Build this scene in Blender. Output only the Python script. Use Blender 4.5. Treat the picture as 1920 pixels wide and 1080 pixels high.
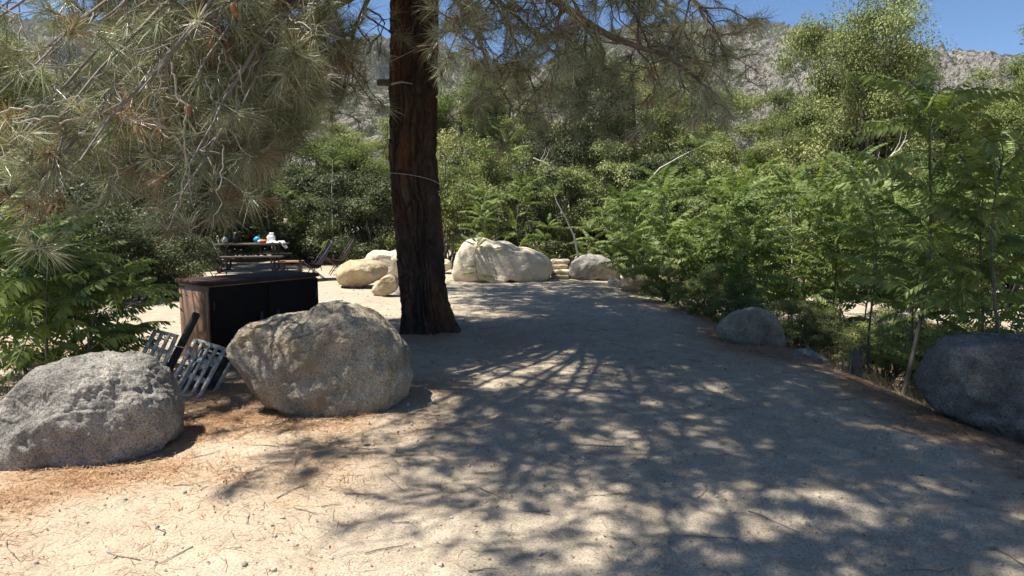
import bpy, bmesh, math, random
import numpy as np
from mathutils import Vector, Matrix, Euler

for o in list(bpy.data.objects):
    bpy.data.objects.remove(o)
SC = bpy.context.scene
COL = SC.collection
R = math.radians

# ------------------------------------------------------------------ camera, sky, sun, exposure
F, PITCH, CAMZ = 1251.0, math.atan(140 / 1251.0), 1.6
cam = bpy.data.cameras.new('camera')
cam.sensor_width = 36
cam.lens = 36 * F / 1920
cam.clip_start = 0.05
cam.clip_end = 8000
camo = bpy.data.objects.new('camera', cam)
COL.objects.link(camo)
camo.location = (0, 0, CAMZ)
camo.rotation_euler = (math.pi / 2 - PITCH, 0, 0)
SC.camera = camo

SUN = Vector((-0.42, -0.06, 0.90)).normalized()          # towards the sun
world = bpy.data.worlds.new('World')
SC.world = world
world.use_nodes = True
nt = world.node_tree
sky = nt.nodes.new('ShaderNodeTexSky')
sky.sky_type = 'NISHITA'
sky.sun_disc = False
sky.sun_elevation = math.asin(SUN.z)
sky.sun_rotation = math.atan2(SUN.x, SUN.y)
sky.altitude = 2200
sky.air_density = 1.0
sky.dust_density = 0.1
sky.ozone_density = 4.0
bg = nt.nodes['Background']
bg.inputs[1].default_value = 0.052
hs = nt.nodes.new('ShaderNodeHueSaturation')
hs.inputs['Saturation'].default_value = 1.15
hs.inputs['Value'].default_value = 1.4
nt.links.new(sky.outputs[0], hs.inputs['Color'])
nt.links.new(hs.outputs[0], bg.inputs[0])
sl = bpy.data.lights.new('sun', 'SUN')
sl.energy = 5.0
sl.angle = R(0.53)
sl.color = (1.0, 0.945, 0.85)
so = bpy.data.objects.new('sun', sl)
COL.objects.link(so)
so.rotation_euler = SUN.to_track_quat('Z', 'Y').to_euler()
so.location = (-20, 10, 40)
SC.view_settings.view_transform = 'Standard'
SC.view_settings.look = 'None'
SC.view_settings.exposure = 1.05
SC.view_settings.gamma = 1.0
SC.view_settings.use_curve_mapping = False
SC.render.engine = 'CYCLES'
SC.cycles.max_bounces = 6
SC.cycles.diffuse_bounces = 3
SC.cycles.glossy_bounces = 2
SC.cycles.transmission_bounces = 4
SC.cycles.use_denoising = True

# ------------------------------------------------------------------ helpers
CP, SP = math.cos(PITCH), math.sin(PITCH)


def at(px, py, Y):
    """world point at distance Y seen along a direction given in photo pixels"""
    xc, yc = (px - 960) / F, (540 - py) / F
    d = np.array((xc, CP + yc * SP, yc * CP - SP))
    return np.array((0, 0, CAMZ)) + d * (Y / d[1])


_rs = np.random.RandomState(7)
_perm = np.concatenate([_rs.permutation(256)] * 3)
_grad = _rs.normal(size=(256, 3))
_grad /= np.linalg.norm(_grad, axis=1)[:, None]


def perlin(p):
    p = np.asarray(p, float)
    i = np.floor(p).astype(int)
    f = p - i
    i &= 255
    u = f * f * f * (f * (f * 6 - 15) + 10)
    out = np.zeros(p.shape[:-1])
    for dx in (0, 1):
        for dy in (0, 1):
            for dz in (0, 1):
                h = _perm[_perm[_perm[i[..., 0] + dx] + i[..., 1] + dy] + i[..., 2] + dz]
                g = _grad[h]
                w = (u[..., 0] if dx else 1 - u[..., 0]) * (u[..., 1] if dy else 1 - u[..., 1]) * (u[..., 2] if dz else 1 - u[..., 2])
                out += w * (g[..., 0] * (f[..., 0] - dx) + g[..., 1] * (f[..., 1] - dy) + g[..., 2] * (f[..., 2] - dz))
    return out * 1.5


def fbm(p, octv=4, gain=0.5, lac=2.03):
    a, s, out = 1.0, 1.0, 0
    for k in range(octv):
        out = out + a * perlin(np.asarray(p) * s + k * 17.3)
        a *= gain
        s *= lac
    return out


def sstep(a, b, x):
    t = np.clip((x - a) / (b - a), 0, 1)
    return t * t * (3 - 2 * t)


def unit(v):
    v = np.asarray(v, float)
    return v / np.maximum(np.linalg.norm(v, axis=-1, keepdims=True), 1e-9)


class MB:
    """collects vertices and faces, links them as ONE mesh object"""

    def __init__(s):
        s.v, s.q, s.t, s.a, s.n = [], [], [], [], 0
        s.qm, s.tm = [], []

    def add(s, v, quads=None, tris=None, var=0.5, m=0):
        v = np.asarray(v, float).reshape(-1, 3)
        if quads is not None and len(quads):
            q = np.asarray(quads, int).reshape(-1, 4) + s.n
            s.q.append(q)
            s.qm.append(np.full(len(q), m))
        if tris is not None and len(tris):
            t = np.asarray(tris, int).reshape(-1, 3) + s.n
            s.t.append(t)
            s.tm.append(np.full(len(t), m))
        s.v.append(v)
        s.a.append(np.broadcast_to(np.asarray(var, float), (len(v),)))
        s.n += len(v)

    def mesh(s, name, mats, smooth=False):
        me = bpy.data.meshes.new(name)
        V = np.concatenate(s.v)
        q = np.concatenate(s.q) if s.q else np.zeros((0, 4), int)
        t = np.concatenate(s.t) if s.t else np.zeros((0, 3), int)
        me.vertices.add(len(V))
        me.vertices.foreach_set('co', V.astype(np.float32).ravel())
        nl = q.size + t.size
        me.loops.add(nl)
        me.loops.foreach_set('vertex_index', np.concatenate([q.ravel(), t.ravel()]).astype(np.int32))
        me.polygons.add(len(q) + len(t))
        st = np.concatenate([np.arange(len(q)) * 4, q.size + np.arange(len(t)) * 3]).astype(np.int32)
        me.polygons.foreach_set('loop_start', st)
        mi = np.concatenate([np.zeros(0, int)] + s.qm + s.tm).astype(np.int32)
        me.polygons.foreach_set('material_index', mi)
        if smooth:
            me.polygons.foreach_set('use_smooth', np.ones(len(q) + len(t), bool))
        at_ = me.attributes.new('var', 'FLOAT', 'POINT')
        at_.data.foreach_set('value', np.concatenate(s.a).astype(np.float32))
        for m in (mats if isinstance(mats, (list, tuple)) else [mats]):
            me.materials.append(m)
        me.update(calc_edges=True)
        return me

    def build(s, name, mats, parent=None, smooth=False, loc=None):
        o = bpy.data.objects.new(name, s.mesh(name, mats, smooth))
        COL.objects.link(o)
        if parent:
            o.parent = parent
        if loc is not None:
            o.location = loc
        return o

    # ---- shapes
    def tube(s, path, rad, seg=5, var=0.5, m=0, cap=False):
        path = np.asarray(path, float)
        n = len(path)
        rad = np.broadcast_to(np.asarray(rad, float), (n,))
        tg = np.gradient(path, axis=0)
        tg = unit(tg)
        ref = np.array((0.31, 0.17, 0.93)) if abs(tg[:, 2]).mean() < 0.8 else np.array((0.93, 0.31, 0.17))
        a = unit(np.cross(tg, ref))
        b = np.cross(tg, a)
        th = np.arange(seg) * 2 * math.pi / seg
        ring = path[:, None, :] + rad[:, None, None] * (a[:, None, :] * np.cos(th)[None, :, None] + b[:, None, :] * np.sin(th)[None, :, None])
        i = np.arange(n - 1)[:, None] * seg
        j = np.arange(seg)[None, :]
        k = (j + 1) % seg
        q = np.stack([i + j, i + k, i + seg + k, i + seg + j], -1).reshape(-1, 4)
        v = ring.reshape(-1, 3)
        t = None
        if cap:
            v = np.concatenate([v, path[:1], path[-1:]])
            jj = np.arange(seg)
            kk = (jj + 1) % seg
            t = np.concatenate([np.stack([kk, jj, np.full(seg, n * seg)], -1),
                                np.stack([(n - 1) * seg + jj, (n - 1) * seg + kk, np.full(seg, n * seg + 1)], -1)])
        s.add(v, q, t, var, m)

    def box(s, c, half, ax=None, var=0.5, m=0, bev=0.0):
        """box; ax = 3x3 rows of axes; bev = chamfer"""
        c = np.asarray(c, float)
        h = np.asarray(half, float)
        A = np.eye(3) if ax is None else np.asarray(ax, float)
        bm = bmesh.new()
        bmesh.ops.create_cube(bm, size=2)
        for v in bm.verts:
            v.co = Vector((v.co.x * h[0], v.co.y * h[1], v.co.z * h[2]))
        if bev > 0:
            bmesh.ops.bevel(bm, geom=bm.edges[:], offset=min(bev, h.min() * 0.9), segments=1, affect='EDGES')
        bm.verts.index_update()
        P = np.array([v.co[:] for v in bm.verts]) @ A + c
        q = [[v.index for v in f.verts] for f in bm.faces if len(f.verts) == 4]
        t = [[v.index for v in f.verts] for f in bm.faces if len(f.verts) == 3]
        bm.free()
        s.add(P, q, t, var, m)

    def bar(s, p, q, w, h, up=(0, 0, 1), var=0.5, m=0, bev=0.0):
        p, q = np.asarray(p, float), np.asarray(q, float)
        d = q - p
        L = np.linalg.norm(d)
        x = d / L
        y = unit(np.cross(np.asarray(up, float), x))
        z = np.cross(x, y)
        s.box((p + q) / 2, (L / 2, w / 2, h / 2), np.stack([x, y, z]), var, m, bev)


def tag(o, label=None, cat=None, group=None, kind=None):
    if label:
        o['label'] = label
    if cat:
        o['category'] = cat
    if group:
        o['group'] = group
    if kind:
        o['kind'] = kind
    return o


def empty(name, loc, label=None, cat=None, group=None, rz=0.0):
    o = bpy.data.objects.new(name, None)
    COL.objects.link(o)
    o.empty_display_size = 0.2
    o.location = tuple(loc)
    o.rotation_euler = (0, 0, rz)
    return tag(o, label, cat, group)


# ------------------------------------------------------------------ materials
def mat(name):
    m = bpy.data.materials.new(name)
    m.use_nodes = True
    return m, m.node_tree, m.node_tree.nodes['Principled BSDF']


def N(t, typ, **kw):
    n = t.nodes.new(typ)
    for k, v in kw.items():
        if k.startswith('i_'):
            key = k[2:]
            n.inputs[int(key) if key.isdigit() else key.replace('_', ' ')].default_value = v
        else:
            setattr(n, k, v)
    return n


def ramp(t, fac, stops):
    r = t.nodes.new('ShaderNodeValToRGB')
    e = r.color_ramp.elements
    while len(e) < len(stops):
        e.new(0.5)
    for el, (p, c) in zip(e, stops):
        el.position = p
        el.color = (c[0], c[1], c[2], 1) if len(c) == 3 else c
    t.links.new(fac, r.inputs[0])
    return r.outputs[0]


def noise(t, vec, scale, detail=4, rough=0.55, dist=0.0):
    n = N(t, 'ShaderNodeTexNoise', i_Scale=scale, i_Detail=detail, i_Roughness=rough, i_Distortion=dist)
    t.links.new(vec, n.inputs['Vector'])
    return n.outputs[0]


def mixc(t, fac, a, b, mode='MIX'):
    n = t.nodes.new('ShaderNodeMix')
    n.data_type = 'RGBA'
    n.blend_type = mode
    for sock, val in ((n.inputs[0], fac), (n.inputs[6], a), (n.inputs[7], b)):
        if hasattr(val, 'links'):
            t.links.new(val, sock)
        elif isinstance(val, (int, float)):
            sock.default_value = val
        else:
            sock.default_value = (*val, 1) if len(val) == 3 else val
    return n.outputs[2]


def bump(t, h, strength, dist, prev=None):
    b = N(t, 'ShaderNodeBump', i_Strength=strength, i_Distance=dist)
    t.links.new(h, b.inputs['Height'])
    if prev:
        t.links.new(prev, b.inputs['Normal'])
    return b.outputs[0]


def m_simple(name, col, rough=0.6, metal=0.0, var=0.25, nscale=12, bumps=0.0, spec=0.5):
    m, t, b = mat(name)
    tc = N(t, 'ShaderNodeTexCoord')
    n = noise(t, tc.outputs['Object'], nscale, 6, 0.6)
    lo = [c * (1 - var) for c in col]
    hi = [min(1, c * (1 + var)) for c in col]
    t.links.new(ramp(t, n, [(0.3, lo), (0.7, hi)]), b.inputs['Base Color'])
    b.inputs['Roughness'].default_value = rough
    b.inputs['Metallic'].default_value = metal
    b.inputs['Specular IOR Level'].default_value = spec
    if bumps:
        t.links.new(bump(t, n, bumps, 0.02), b.inputs['Normal'])
    return m


def m_leaf(name, stops, trans=0.3, rough=0.45, spec=0.35, objrand=False):
    """leaf: colour from the leaf's own variation value; light comes through it"""
    m, t, b = mat(name)
    a = N(t, 'ShaderNodeAttribute', attribute_name='var')
    fac = a.outputs['Fac']
    if objrand:
        oi = N(t, 'ShaderNodeObjectInfo')
        mm = N(t, 'ShaderNodeMath', operation='MULTIPLY_ADD')
        mm.inputs[1].default_value = 0.5
        t.links.new(oi.outputs['Random'], mm.inputs[0])
        m2 = N(t, 'ShaderNodeMath', operation='MULTIPLY')
        m2.inputs[1].default_value = 0.5
        t.links.new(fac, m2.inputs[0])
        t.links.new(m2.outputs[0], mm.inputs[2])
        fac = mm.outputs[0]
    c = ramp(t, fac, stops)
    t.links.new(c, b.inputs['Base Color'])
    b.inputs['Roughness'].default_value = rough
    b.inputs['Specular IOR Level'].default_value = spec
    tr = N(t, 'ShaderNodeBsdfTranslucent')
    c2 = mixc(t, 1.0, c, (1.25, 1.3, 0.7), 'MULTIPLY')
    t.links.new(c2, tr.inputs[0])
    mx = N(t, 'ShaderNodeMixShader')
    mx.inputs[0].default_value = trans
    t.links.new(b.outputs[0], mx.inputs[1])
    t.links.new(tr.outputs[0], mx.inputs[2])
    t.links.new(mx.outputs[0], t.nodes['Material Output'].inputs[0])
    return m


def m_rock(name, base, dark, light, speck=0.5, scale=1.0, stain=None, crk=0.25, patch=0.9):
    m, t, b = mat(name)
    tc = N(t, 'ShaderNodeTexCoord')
    v = tc.outputs['Object']
    n1 = noise(t, v, 2.2 * scale, 8, 0.62, 0.3)
    n2 = noise(t, v, 9 * scale, 8, 0.7, 0.2)
    n3 = noise(t, v, 85 * scale, 4, 0.65)
    c = ramp(t, n1, [(0.32, dark), (0.5, base), (0.7, light)])
    c2 = ramp(t, n2, [(0.36, dark), (0.52, base), (0.66, light)])
    c = mixc(t, 0.5, c, c2)
    sp = ramp(t, n3, [(0.38, (0.35, 0.35, 0.36)), (0.5, (1, 1, 1)), (0.66, (1.35, 1.3, 1.25))])
    c = mixc(t, speck, c, sp, 'MULTIPLY')
    n6 = noise(t, v, 1.5 * scale, 10, 0.68, 0.6)
    pat = ramp(t, n6, [(0.42, (0.66, 0.66, 0.67)), (0.52, (1.0, 1.0, 1.0)), (0.68, (1.22, 1.2, 1.14))])
    c = mixc(t, patch, c, pat, 'MULTIPLY')
    if stain:
        n4 = noise(t, v, 3.1 * scale, 6, 0.65, 0.8)
        c = mixc(t, ramp(t, n4, [(0.52, (0, 0, 0)), (0.66, (0.8, 0.8, 0.8))]), c, stain)
    t.links.new(c, b.inputs['Base Color'])
    b.inputs['Roughness'].default_value = 0.88
    b.inputs['Specular IOR Level'].default_value = 0.2
    w = N(t, 'ShaderNodeTexVoronoi', feature='DISTANCE_TO_EDGE', i_Scale=5.0 * scale)
    nv = N(t, 'ShaderNodeVectorMath', operation='MULTIPLY_ADD')
    nn = N(t, 'ShaderNodeTexNoise', i_Scale=4 * scale, i_Detail=5)
    t.links.new(v, nn.inputs['Vector'])
    nv.inputs[1].default_value = (0.6, 0.6, 0.6)
    t.links.new(nn.outputs['Color'], nv.inputs[0])
    t.links.new(v, nv.inputs[2])
    t.links.new(nv.outputs[0], w.inputs['Vector'])
    crack = ramp(t, w.outputs['Distance'], [(0.0, (0, 0, 0)), (0.035, (1, 1, 1))])
    p = bump(t, n2, 0.8, 0.09)
    p = bump(t, crack, crk, 0.015, p)
    p = bump(t, n3, 0.35, 0.006, p)
    n5 = noise(t, v, 38 * scale, 5, 0.65)
    p = bump(t, n5, 0.8, 0.02, p)
    t.links.new(p, b.inputs['Normal'])
    return m


M = {}
# sandy ground
m, t, b = mat('sandy_soil')
tc = N(t, 'ShaderNodeTexCoord')
v = tc.outputs['Object']
n1 = noise(t, v, 0.55, 6, 0.6)
n2 = noise(t, v, 5, 8, 0.65)
n3 = noise(t, v, 90, 4, 0.65)
n4 = noise(t, v, 28, 5, 0.7)
c = ramp(t, n1, [(0.3, (0.37, 0.315, 0.235)), (0.7, (0.46, 0.40, 0.305))])
c = mixc(t, 0.55, c, ramp(t, n2, [(0.3, (0.26, 0.215, 0.165)), (0.55, (0.41, 0.355, 0.28)), (0.75, (0.52, 0.46, 0.37))]))
c = mixc(t, 0.7, c, ramp(t, n3, [(0.35, (0.3, 0.28, 0.25)), (0.47, (0.95, 0.95, 0.95)), (0.66, (1.3, 1.27, 1.22))]), 'MULTIPLY')
a = N(t, 'ShaderNodeAttribute', attribute_name='var')
lit = ramp(t, n4, [(0.35, (0.30, 0.155, 0.075)), (0.65, (0.46, 0.30, 0.17))])
mm = N(t, 'ShaderNodeMath', operation='MULTIPLY')
t.links.new(a.outputs['Fac'], mm.inputs[0])
rr = ramp(t, n2, [(0.35, (0.5, 0.5, 0.5)), (0.6, (1, 1, 1))])
t.links.new(rr, mm.inputs[1])
c = mixc(t, mm.outputs[0], c, lit)
t.links.new(c, b.inputs['Base Color'])
b.inputs['Roughness'].default_value = 0.95
b.inputs['Specular IOR Level'].default_value = 0.1
p = bump(t, n2, 0.5, 0.05)
p = bump(t, n4, 0.55, 0.014, p)
p = bump(t, n3, 0.6, 0.005, p)
n6 = noise(t, v, 260, 2, 0.6)
p = bump(t, n6, 0.5, 0.003, p)
t.links.new(p, b.inputs['Normal'])
M['soil'] = m

M['asphalt'] = m_simple('asphalt', (0.17, 0.17, 0.18), 0.9, nscale=60, bumps=0.3)
M['rock_grey'] = m_rock('grey_granite', (0.40, 0.375, 0.33), (0.23, 0.215, 0.195), (0.54, 0.51, 0.455), 0.8)
M['rock_tan'] = m_rock('tan_granite', (0.46, 0.41, 0.315), (0.27, 0.24, 0.185), (0.58, 0.53, 0.425), 0.75, stain=(0.30, 0.22, 0.13))
M['rock_white'] = m_rock('pale_sandstone', (0.70, 0.61, 0.47), (0.58, 0.46, 0.31), (0.78, 0.71, 0.60), 0.2, 0.7, crk=0.02, patch=0.15)
M['rock_gold'] = m_rock('golden_sandstone', (0.60, 0.48, 0.31), (0.44, 0.31, 0.17), (0.70, 0.60, 0.45), 0.25, crk=0.05, patch=0.25)
M['rock_dark'] = m_rock('dark_granite', (0.24, 0.225, 0.20), (0.11, 0.105, 0.095), (0.40, 0.365, 0.31), 0.7)
M['pebble'] = m_simple('pebble', (0.36, 0.31, 0.25), 0.9, var=0.4, nscale=7)

# bark
m, t, b = mat('pine_bark')
tc = N(t, 'ShaderNodeTexCoord')
mp = N(t, 'ShaderNodeMapping')
mp.inputs['Scale'].default_value = (1, 1, 0.28)
t.links.new(tc.outputs['Object'], mp.inputs['Vector'])
n1 = noise(t, mp.outputs[0], 7, 8, 0.65, 0.4)
n2 = noise(t, mp.outputs[0], 34, 6, 0.7)
n3 = noise(t, mp.outputs[0], 3.0, 4, 0.6)
c = ramp(t, n1, [(0.3, (0.03, 0.021, 0.017)), (0.55, (0.068, 0.047, 0.036)), (0.75, (0.125, 0.095, 0.075))])
c = mixc(t, ramp(t, n3, [(0.5, (0, 0, 0)), (0.64, (1, 1, 1))]), c, (0.14, 0.058, 0.032))
c = mixc(t, 0.6, c, ramp(t, n2, [(0.3, (0.5, 0.5, 0.5)), (0.6, (1.1, 1.1, 1.1))]), 'MULTIPLY')
t.links.new(c, b.inputs['Base Color'])
b.inputs['Roughness'].default_value = 0.9
b.inputs['Specular IOR Level'].default_value = 0.15
t.links.new(bump(t, n2, 0.7, 0.012, bump(t, n1, 0.6, 0.03)), b.inputs['Normal'])
M['bark'] = m
M['limb'] = m_simple('pine_limb', (0.13, 0.10, 0.08), 0.9, var=0.4, nscale=20, bumps=0.4)
M['twig'] = m_simple('pale_twig', (0.29, 0.255, 0.22), 0.85, var=0.35, nscale=30, bumps=0.3)
M['stem'] = m_simple('sapling_stem', (0.09, 0.085, 0.06), 0.8, var=0.3, nscale=14)
M['palestem'] = m_simple('pale_sapling_stem', (0.55, 0.52, 0.45), 0.8, var=0.2, nscale=14)
M['shrubstem'] = m_simple('shrub_stem', (0.13, 0.115, 0.10), 0.9, var=0.4, nscale=14)
M['needle'] = m_leaf('pine_needle', [(0.0, (0.12, 0.145, 0.08)), (0.45, (0.32, 0.34, 0.21)), (0.75, (0.58, 0.57, 0.42)), (0.86, (0.30, 0.21, 0.12)), (1.0, (0.24, 0.11, 0.05))], 0.15, 0.4, 0.5)
M['cone'] = m_simple('pine_cone', (0.26, 0.12, 0.06), 0.8, var=0.3, nscale=30)
M['dead_needle'] = m_leaf('dead_needle', [(0.0, (0.17, 0.085, 0.04)), (0.5, (0.36, 0.20, 0.10)), (1.0, (0.52, 0.37, 0.22))], 0.05, 0.6, 0.3)
M['heaven'] = m_leaf('feather_leaf', [(0.0, (0.065, 0.10, 0.028)), (0.45, (0.15, 0.205, 0.06)), (0.8, (0.24, 0.295, 0.10)), (0.95, (0.35, 0.37, 0.14)), (1.0, (0.40, 0.32, 0.10))], 0.35, 0.5, 0.3, True)
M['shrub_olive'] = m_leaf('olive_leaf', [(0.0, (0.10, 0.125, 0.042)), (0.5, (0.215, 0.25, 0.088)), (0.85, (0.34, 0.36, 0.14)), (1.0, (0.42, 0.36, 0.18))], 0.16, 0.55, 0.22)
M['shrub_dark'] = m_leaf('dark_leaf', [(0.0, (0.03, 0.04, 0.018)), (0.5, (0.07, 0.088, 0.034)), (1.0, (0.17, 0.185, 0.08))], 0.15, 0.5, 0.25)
M['shrub_yellow'] = m_leaf('yellow_green_leaf', [(0.0, (0.075, 0.10, 0.032)), (0.5, (0.155, 0.195, 0.06)), (0.9, (0.27, 0.30, 0.105)), (1.0, (0.34, 0.24, 0.10))], 0.2, 0.55, 0.22)
M['grass'] = m_leaf('dry_grass', [(0.0, (0.30, 0.20, 0.11)), (0.5, (0.50, 0.37, 0.22)), (1.0, (0.60, 0.50, 0.34))], 0.2, 0.6, 0.2)
M['greengrass'] = m_leaf('weed_leaf', [(0.0, (0.06, 0.08, 0.03)), (0.5, (0.13, 0.15, 0.06)), (1.0, (0.26, 0.24, 0.12))], 0.25, 0.5, 0.3)

# painted brown metal
m, t, b = mat('brown_painted_steel')
tc = N(t, 'ShaderNodeTexCoord')
n1 = noise(t, tc.outputs['Object'], 2.3, 7, 0.65)
mp = N(t, 'ShaderNodeMapping')
mp.inputs['Scale'].default_value = (9, 9, 0.7)
t.links.new(tc.outputs['Object'], mp.inputs['Vector'])
n2 = noise(t, mp.outputs[0], 2, 5, 0.7)
c = mixc(t, 0.45, ramp(t, n1, [(0.3, (0.22, 0.115, 0.07)), (0.7, (0.36, 0.21, 0.135))]), ramp(t, n2, [(0.3, (0.22, 0.12, 0.075)), (0.7, (0.33, 0.20, 0.13))]))
t.links.new(c, b.inputs['Base Color'])
b.inputs['Roughness'].default_value = 0.5
b.inputs['Specular IOR Level'].default_value = 0.5
M['brown'] = m
M['brown_top'] = m_simple('darker_brown_steel', (0.06, 0.038, 0.03), 0.8, var=0.35, nscale=3, spec=0.12)  # lid: darker, duller brown than the body
M['brown_shaded'] = m_simple('shaded_brown_steel', (0.012, 0.008, 0.006), 0.7, var=0.2, nscale=5, spec=0.15)  # shade of the locker front put into the brown; doors and feet
M['black'] = m_simple('black_steel', (0.022, 0.022, 0.022), 0.55, var=0.3, nscale=20)
M['steel'] = m_simple('weathered_steel', (0.52, 0.495, 0.46), 0.6, 0.1, var=0.5, nscale=25, bumps=0.15)
M['wood'] = m_simple('weathered_wood', (0.07, 0.055, 0.045), 0.8, var=0.35, nscale=9)
M['wood_red'] = m_simple('reddish_wood', (0.30, 0.16, 0.09), 0.8, var=0.3, nscale=9)
M['fabric'] = m_simple('dark_fabric', (0.008, 0.008, 0.010), 0.9, var=0.3, spec=0.1)
M['fabric_brown'] = m_simple('brown_fabric', (0.03, 0.016, 0.013), 0.9, var=0.3, spec=0.1)
M['white'] = m_simple('white_paper', (0.78, 0.78, 0.76), 0.7, var=0.05)
M['blue'] = m_simple('blue_plastic', (0.02, 0.32, 0.55), 0.4, var=0.1)
M['red'] = m_simple('red_plastic', (0.62, 0.12, 0.07), 0.45, var=0.1)
M['silver'] = m_simple('silver_metal', (0.6, 0.6, 0.6), 0.3, 0.9, var=0.1)


# ------------------------------------------------------------------ ground
def edge_x(y):
    return np.interp(y, [0, 5, 8, 12.5, 16, 20, 30], [3.7, 3.4, 3.2, 2.75, 3.3, 5, 9])


def H(x, y):
    x, y = np.broadcast_arrays(np.asarray(x, float), np.asarray(y, float))
    z0 = np.zeros_like(x)
    near = sstep(60, 25, np.hypot(x, y))
    p = np.stack([x, y, z0], -1)
    h = 0.05 * fbm(p * 0.45 + 3.1, 3) * near
    e = x - edge_x(y)
    h = h - 0.55 * sstep(-0.25, 1.7, e) * sstep(45, 25, y)
    h = h + 0.05 * sstep(0.4, -0.9, np.abs(x - 0.6) - 2.6) * sstep(20, 8, y)
    d = np.hypot(x, y - 30)
    h = h + 14 * sstep(45, 330, np.hypot(x, y)) * sstep(-40, 30, y)
    return h


def Hs(x, y):
    return float(H(np.array([x]), np.array([y]))[0])


def geo(a, b, s, g=1.12):
    out, x = [], a
    sgn = 1 if b > a else -1
    while (x - b) * sgn < 0:
        x += sgn * s
        out.append(x)
        s *= g
    return out


xs = np.arange(-5.0, 6.0, 0.028)
xs = np.concatenate([np.array(geo(-5.0, -2450, 0.035))[::-1], xs, geo(xs[-1], 2450, 0.035)])
ys = np.arange(2.0, 8.6, 0.026)
ys = np.concatenate([np.array(geo(2.0, -40, 0.1, 1.2))[::-1], ys, geo(ys[-1], 2450, 0.028, 1.012 if False else 1.022)])
GX, GY = np.meshgrid(xs, ys)
GZ = H(GX, GY)
P3 = np.stack([GX, GY, GX * 0], -1)
nr = sstep(26, 6, np.hypot(GX, GY))
GZ = GZ + nr * (0.016 * fbm(P3 * 2.7, 3) + 0.011 * np.abs(fbm(P3 * 7, 2)) + 0.0035 * perlin(P3 * 26))


def litter(x, y):
    """where fallen needles gather"""
    g = lambda cx, cy, rx, ry: np.exp(-(((x - cx) / rx) ** 2 + ((y - cy) / ry) ** 2))
    l = 0.95 * g(-2.5, 4.1, 1.5, 0.9) + 0.9 * g(-1.9, 5.4, 1.1, 0.9) + 0.55 * g(-1.1, 8.4, 1.4, 1.0) + 0.7 * g(3.6, 4.5, 0.9, 1.2) + 0.8 * g(3.1, 7.9, 0.8, 1.3)
    e = x - edge_x(y)
    l = l + 0.55 * np.exp(-(e / 0.55) ** 2) * sstep(15, 11, y)
    p = np.stack([x, y, x * 0], -1)
    return np.clip(l * (0.75 + 0.7 * fbm(p * 1.3, 3)) + 0.03, 0, 1)


vv = litter(GX, GY)
vv = np.clip(vv + 0.75 * sstep(0.2, 1.2, GX - edge_x(GY)) * (0.4 + 0.6 * (fbm(P3 * 0.8, 3) > 0)) * sstep(14, 10, GY), 0, 1)
mb = MB()
nx, ny = len(xs), len(ys)
i = np.arange(ny - 1)[:, None] * nx + np.arange(nx - 1)[None, :]
mb.add(np.stack([GX, GY, GZ], -1).reshape(-1, 3), np.stack([i, i + 1, i + nx + 1, i + nx], -1).reshape(-1, 4), None, vv.ravel())
tag(mb.build('ground', M['soil'], smooth=True), kind='structure')

# strip of paved road at the far left, 4 mm+ above the soil
mb = MB()
rx = np.linspace(-18, -6.7, 40)
ryy = np.linspace(8.0, 9.7, 12)
RX, RY = np.meshgrid(rx, ryy)
RY = RY + (RX + 6.7) * 0.06
RZ = H(RX, RY) + 0.03
i = np.arange(11)[:, None] * 40 + np.arange(39)[None, :]
mb.add(np.stack([RX, RY, RZ], -1).reshape(-1, 3), np.stack([i, i + 1, i + 41, i + 40], -1).reshape(-1, 4))
tag(mb.build('road', M['asphalt'], smooth=True), kind='structure')

# ------------------------------------------------------------------ mountains
m, t, b = mat('chaparral_slope')
tc = N(t, 'ShaderNodeTexCoord')
v = tc.outputs['Object']
n1 = noise(t, v, 0.010, 6, 0.6)
n2 = noise(t, v, 0.055, 5, 0.7)
n3 = noise(t, v, 0.16, 3, 0.6)
rock = ramp(t, n2, [(0.3, (0.15, 0.135, 0.12)), (0.55, (0.27, 0.245, 0.215)), (0.72, (0.43, 0.395, 0.35))])
scrub = ramp(t, n3, [(0.3, (0.045, 0.05, 0.03)), (0.7, (0.10, 0.10, 0.06))])
a = N(t, 'ShaderNodeAttribute', attribute_name='var')
mm = N(t, 'ShaderNodeMath', operation='ADD')
t.links.new(a.outputs['Fac'], mm.inputs[0])
k1 = N(t, 'ShaderNodeMath', operation='MULTIPLY_ADD')
k1.inputs[1].default_value = 1.5
k1.inputs[2].default_value = -0.75
t.links.new(n2, k1.inputs[0])
k2 = N(t, 'ShaderNodeMath', operation='MULTIPLY_ADD')
k2.inputs[1].default_value = 1.8
k2.inputs[2].default_value = -0.9
t.links.new(n3, k2.inputs[0])
t.links.new(k1.outputs[0], mm.inputs[1])
m3 = N(t, 'ShaderNodeMath', operation='ADD')
t.links.new(mm.outputs[0], m3.inputs[0])
t.links.new(k2.outputs[0], m3.inputs[1])
vo = N(t, 'ShaderNodeTexVoronoi', i_Scale=0.11)
t.links.new(v, vo.inputs['Vector'])
vd = ramp(t, vo.outputs['Distance'], [(0.22, (0.42, 0.42, 0.42)), (0.5, (0, 0, 0))])
m4 = N(t, 'ShaderNodeMath', operation='ADD')
t.links.new(m3.outputs[0], m4.inputs[0])
t.links.new(vd, m4.inputs[1])
f = ramp(t, m4.outputs[0], [(0.52, (0, 0, 0)), (0.58, (1, 1, 1))])
c = mixc(t, f, rock, scrub)
t.links.new(c, b.inputs['Base Color'])
b.inputs['Roughness'].default_value = 1
b.inputs['Specular IOR Level'].default_value = 0
t.links.new(bump(t, n2, 1.0, 14, bump(t, n3, 1.0, 5)), b.inputs['Normal'])
M['mountain'] = m


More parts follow.
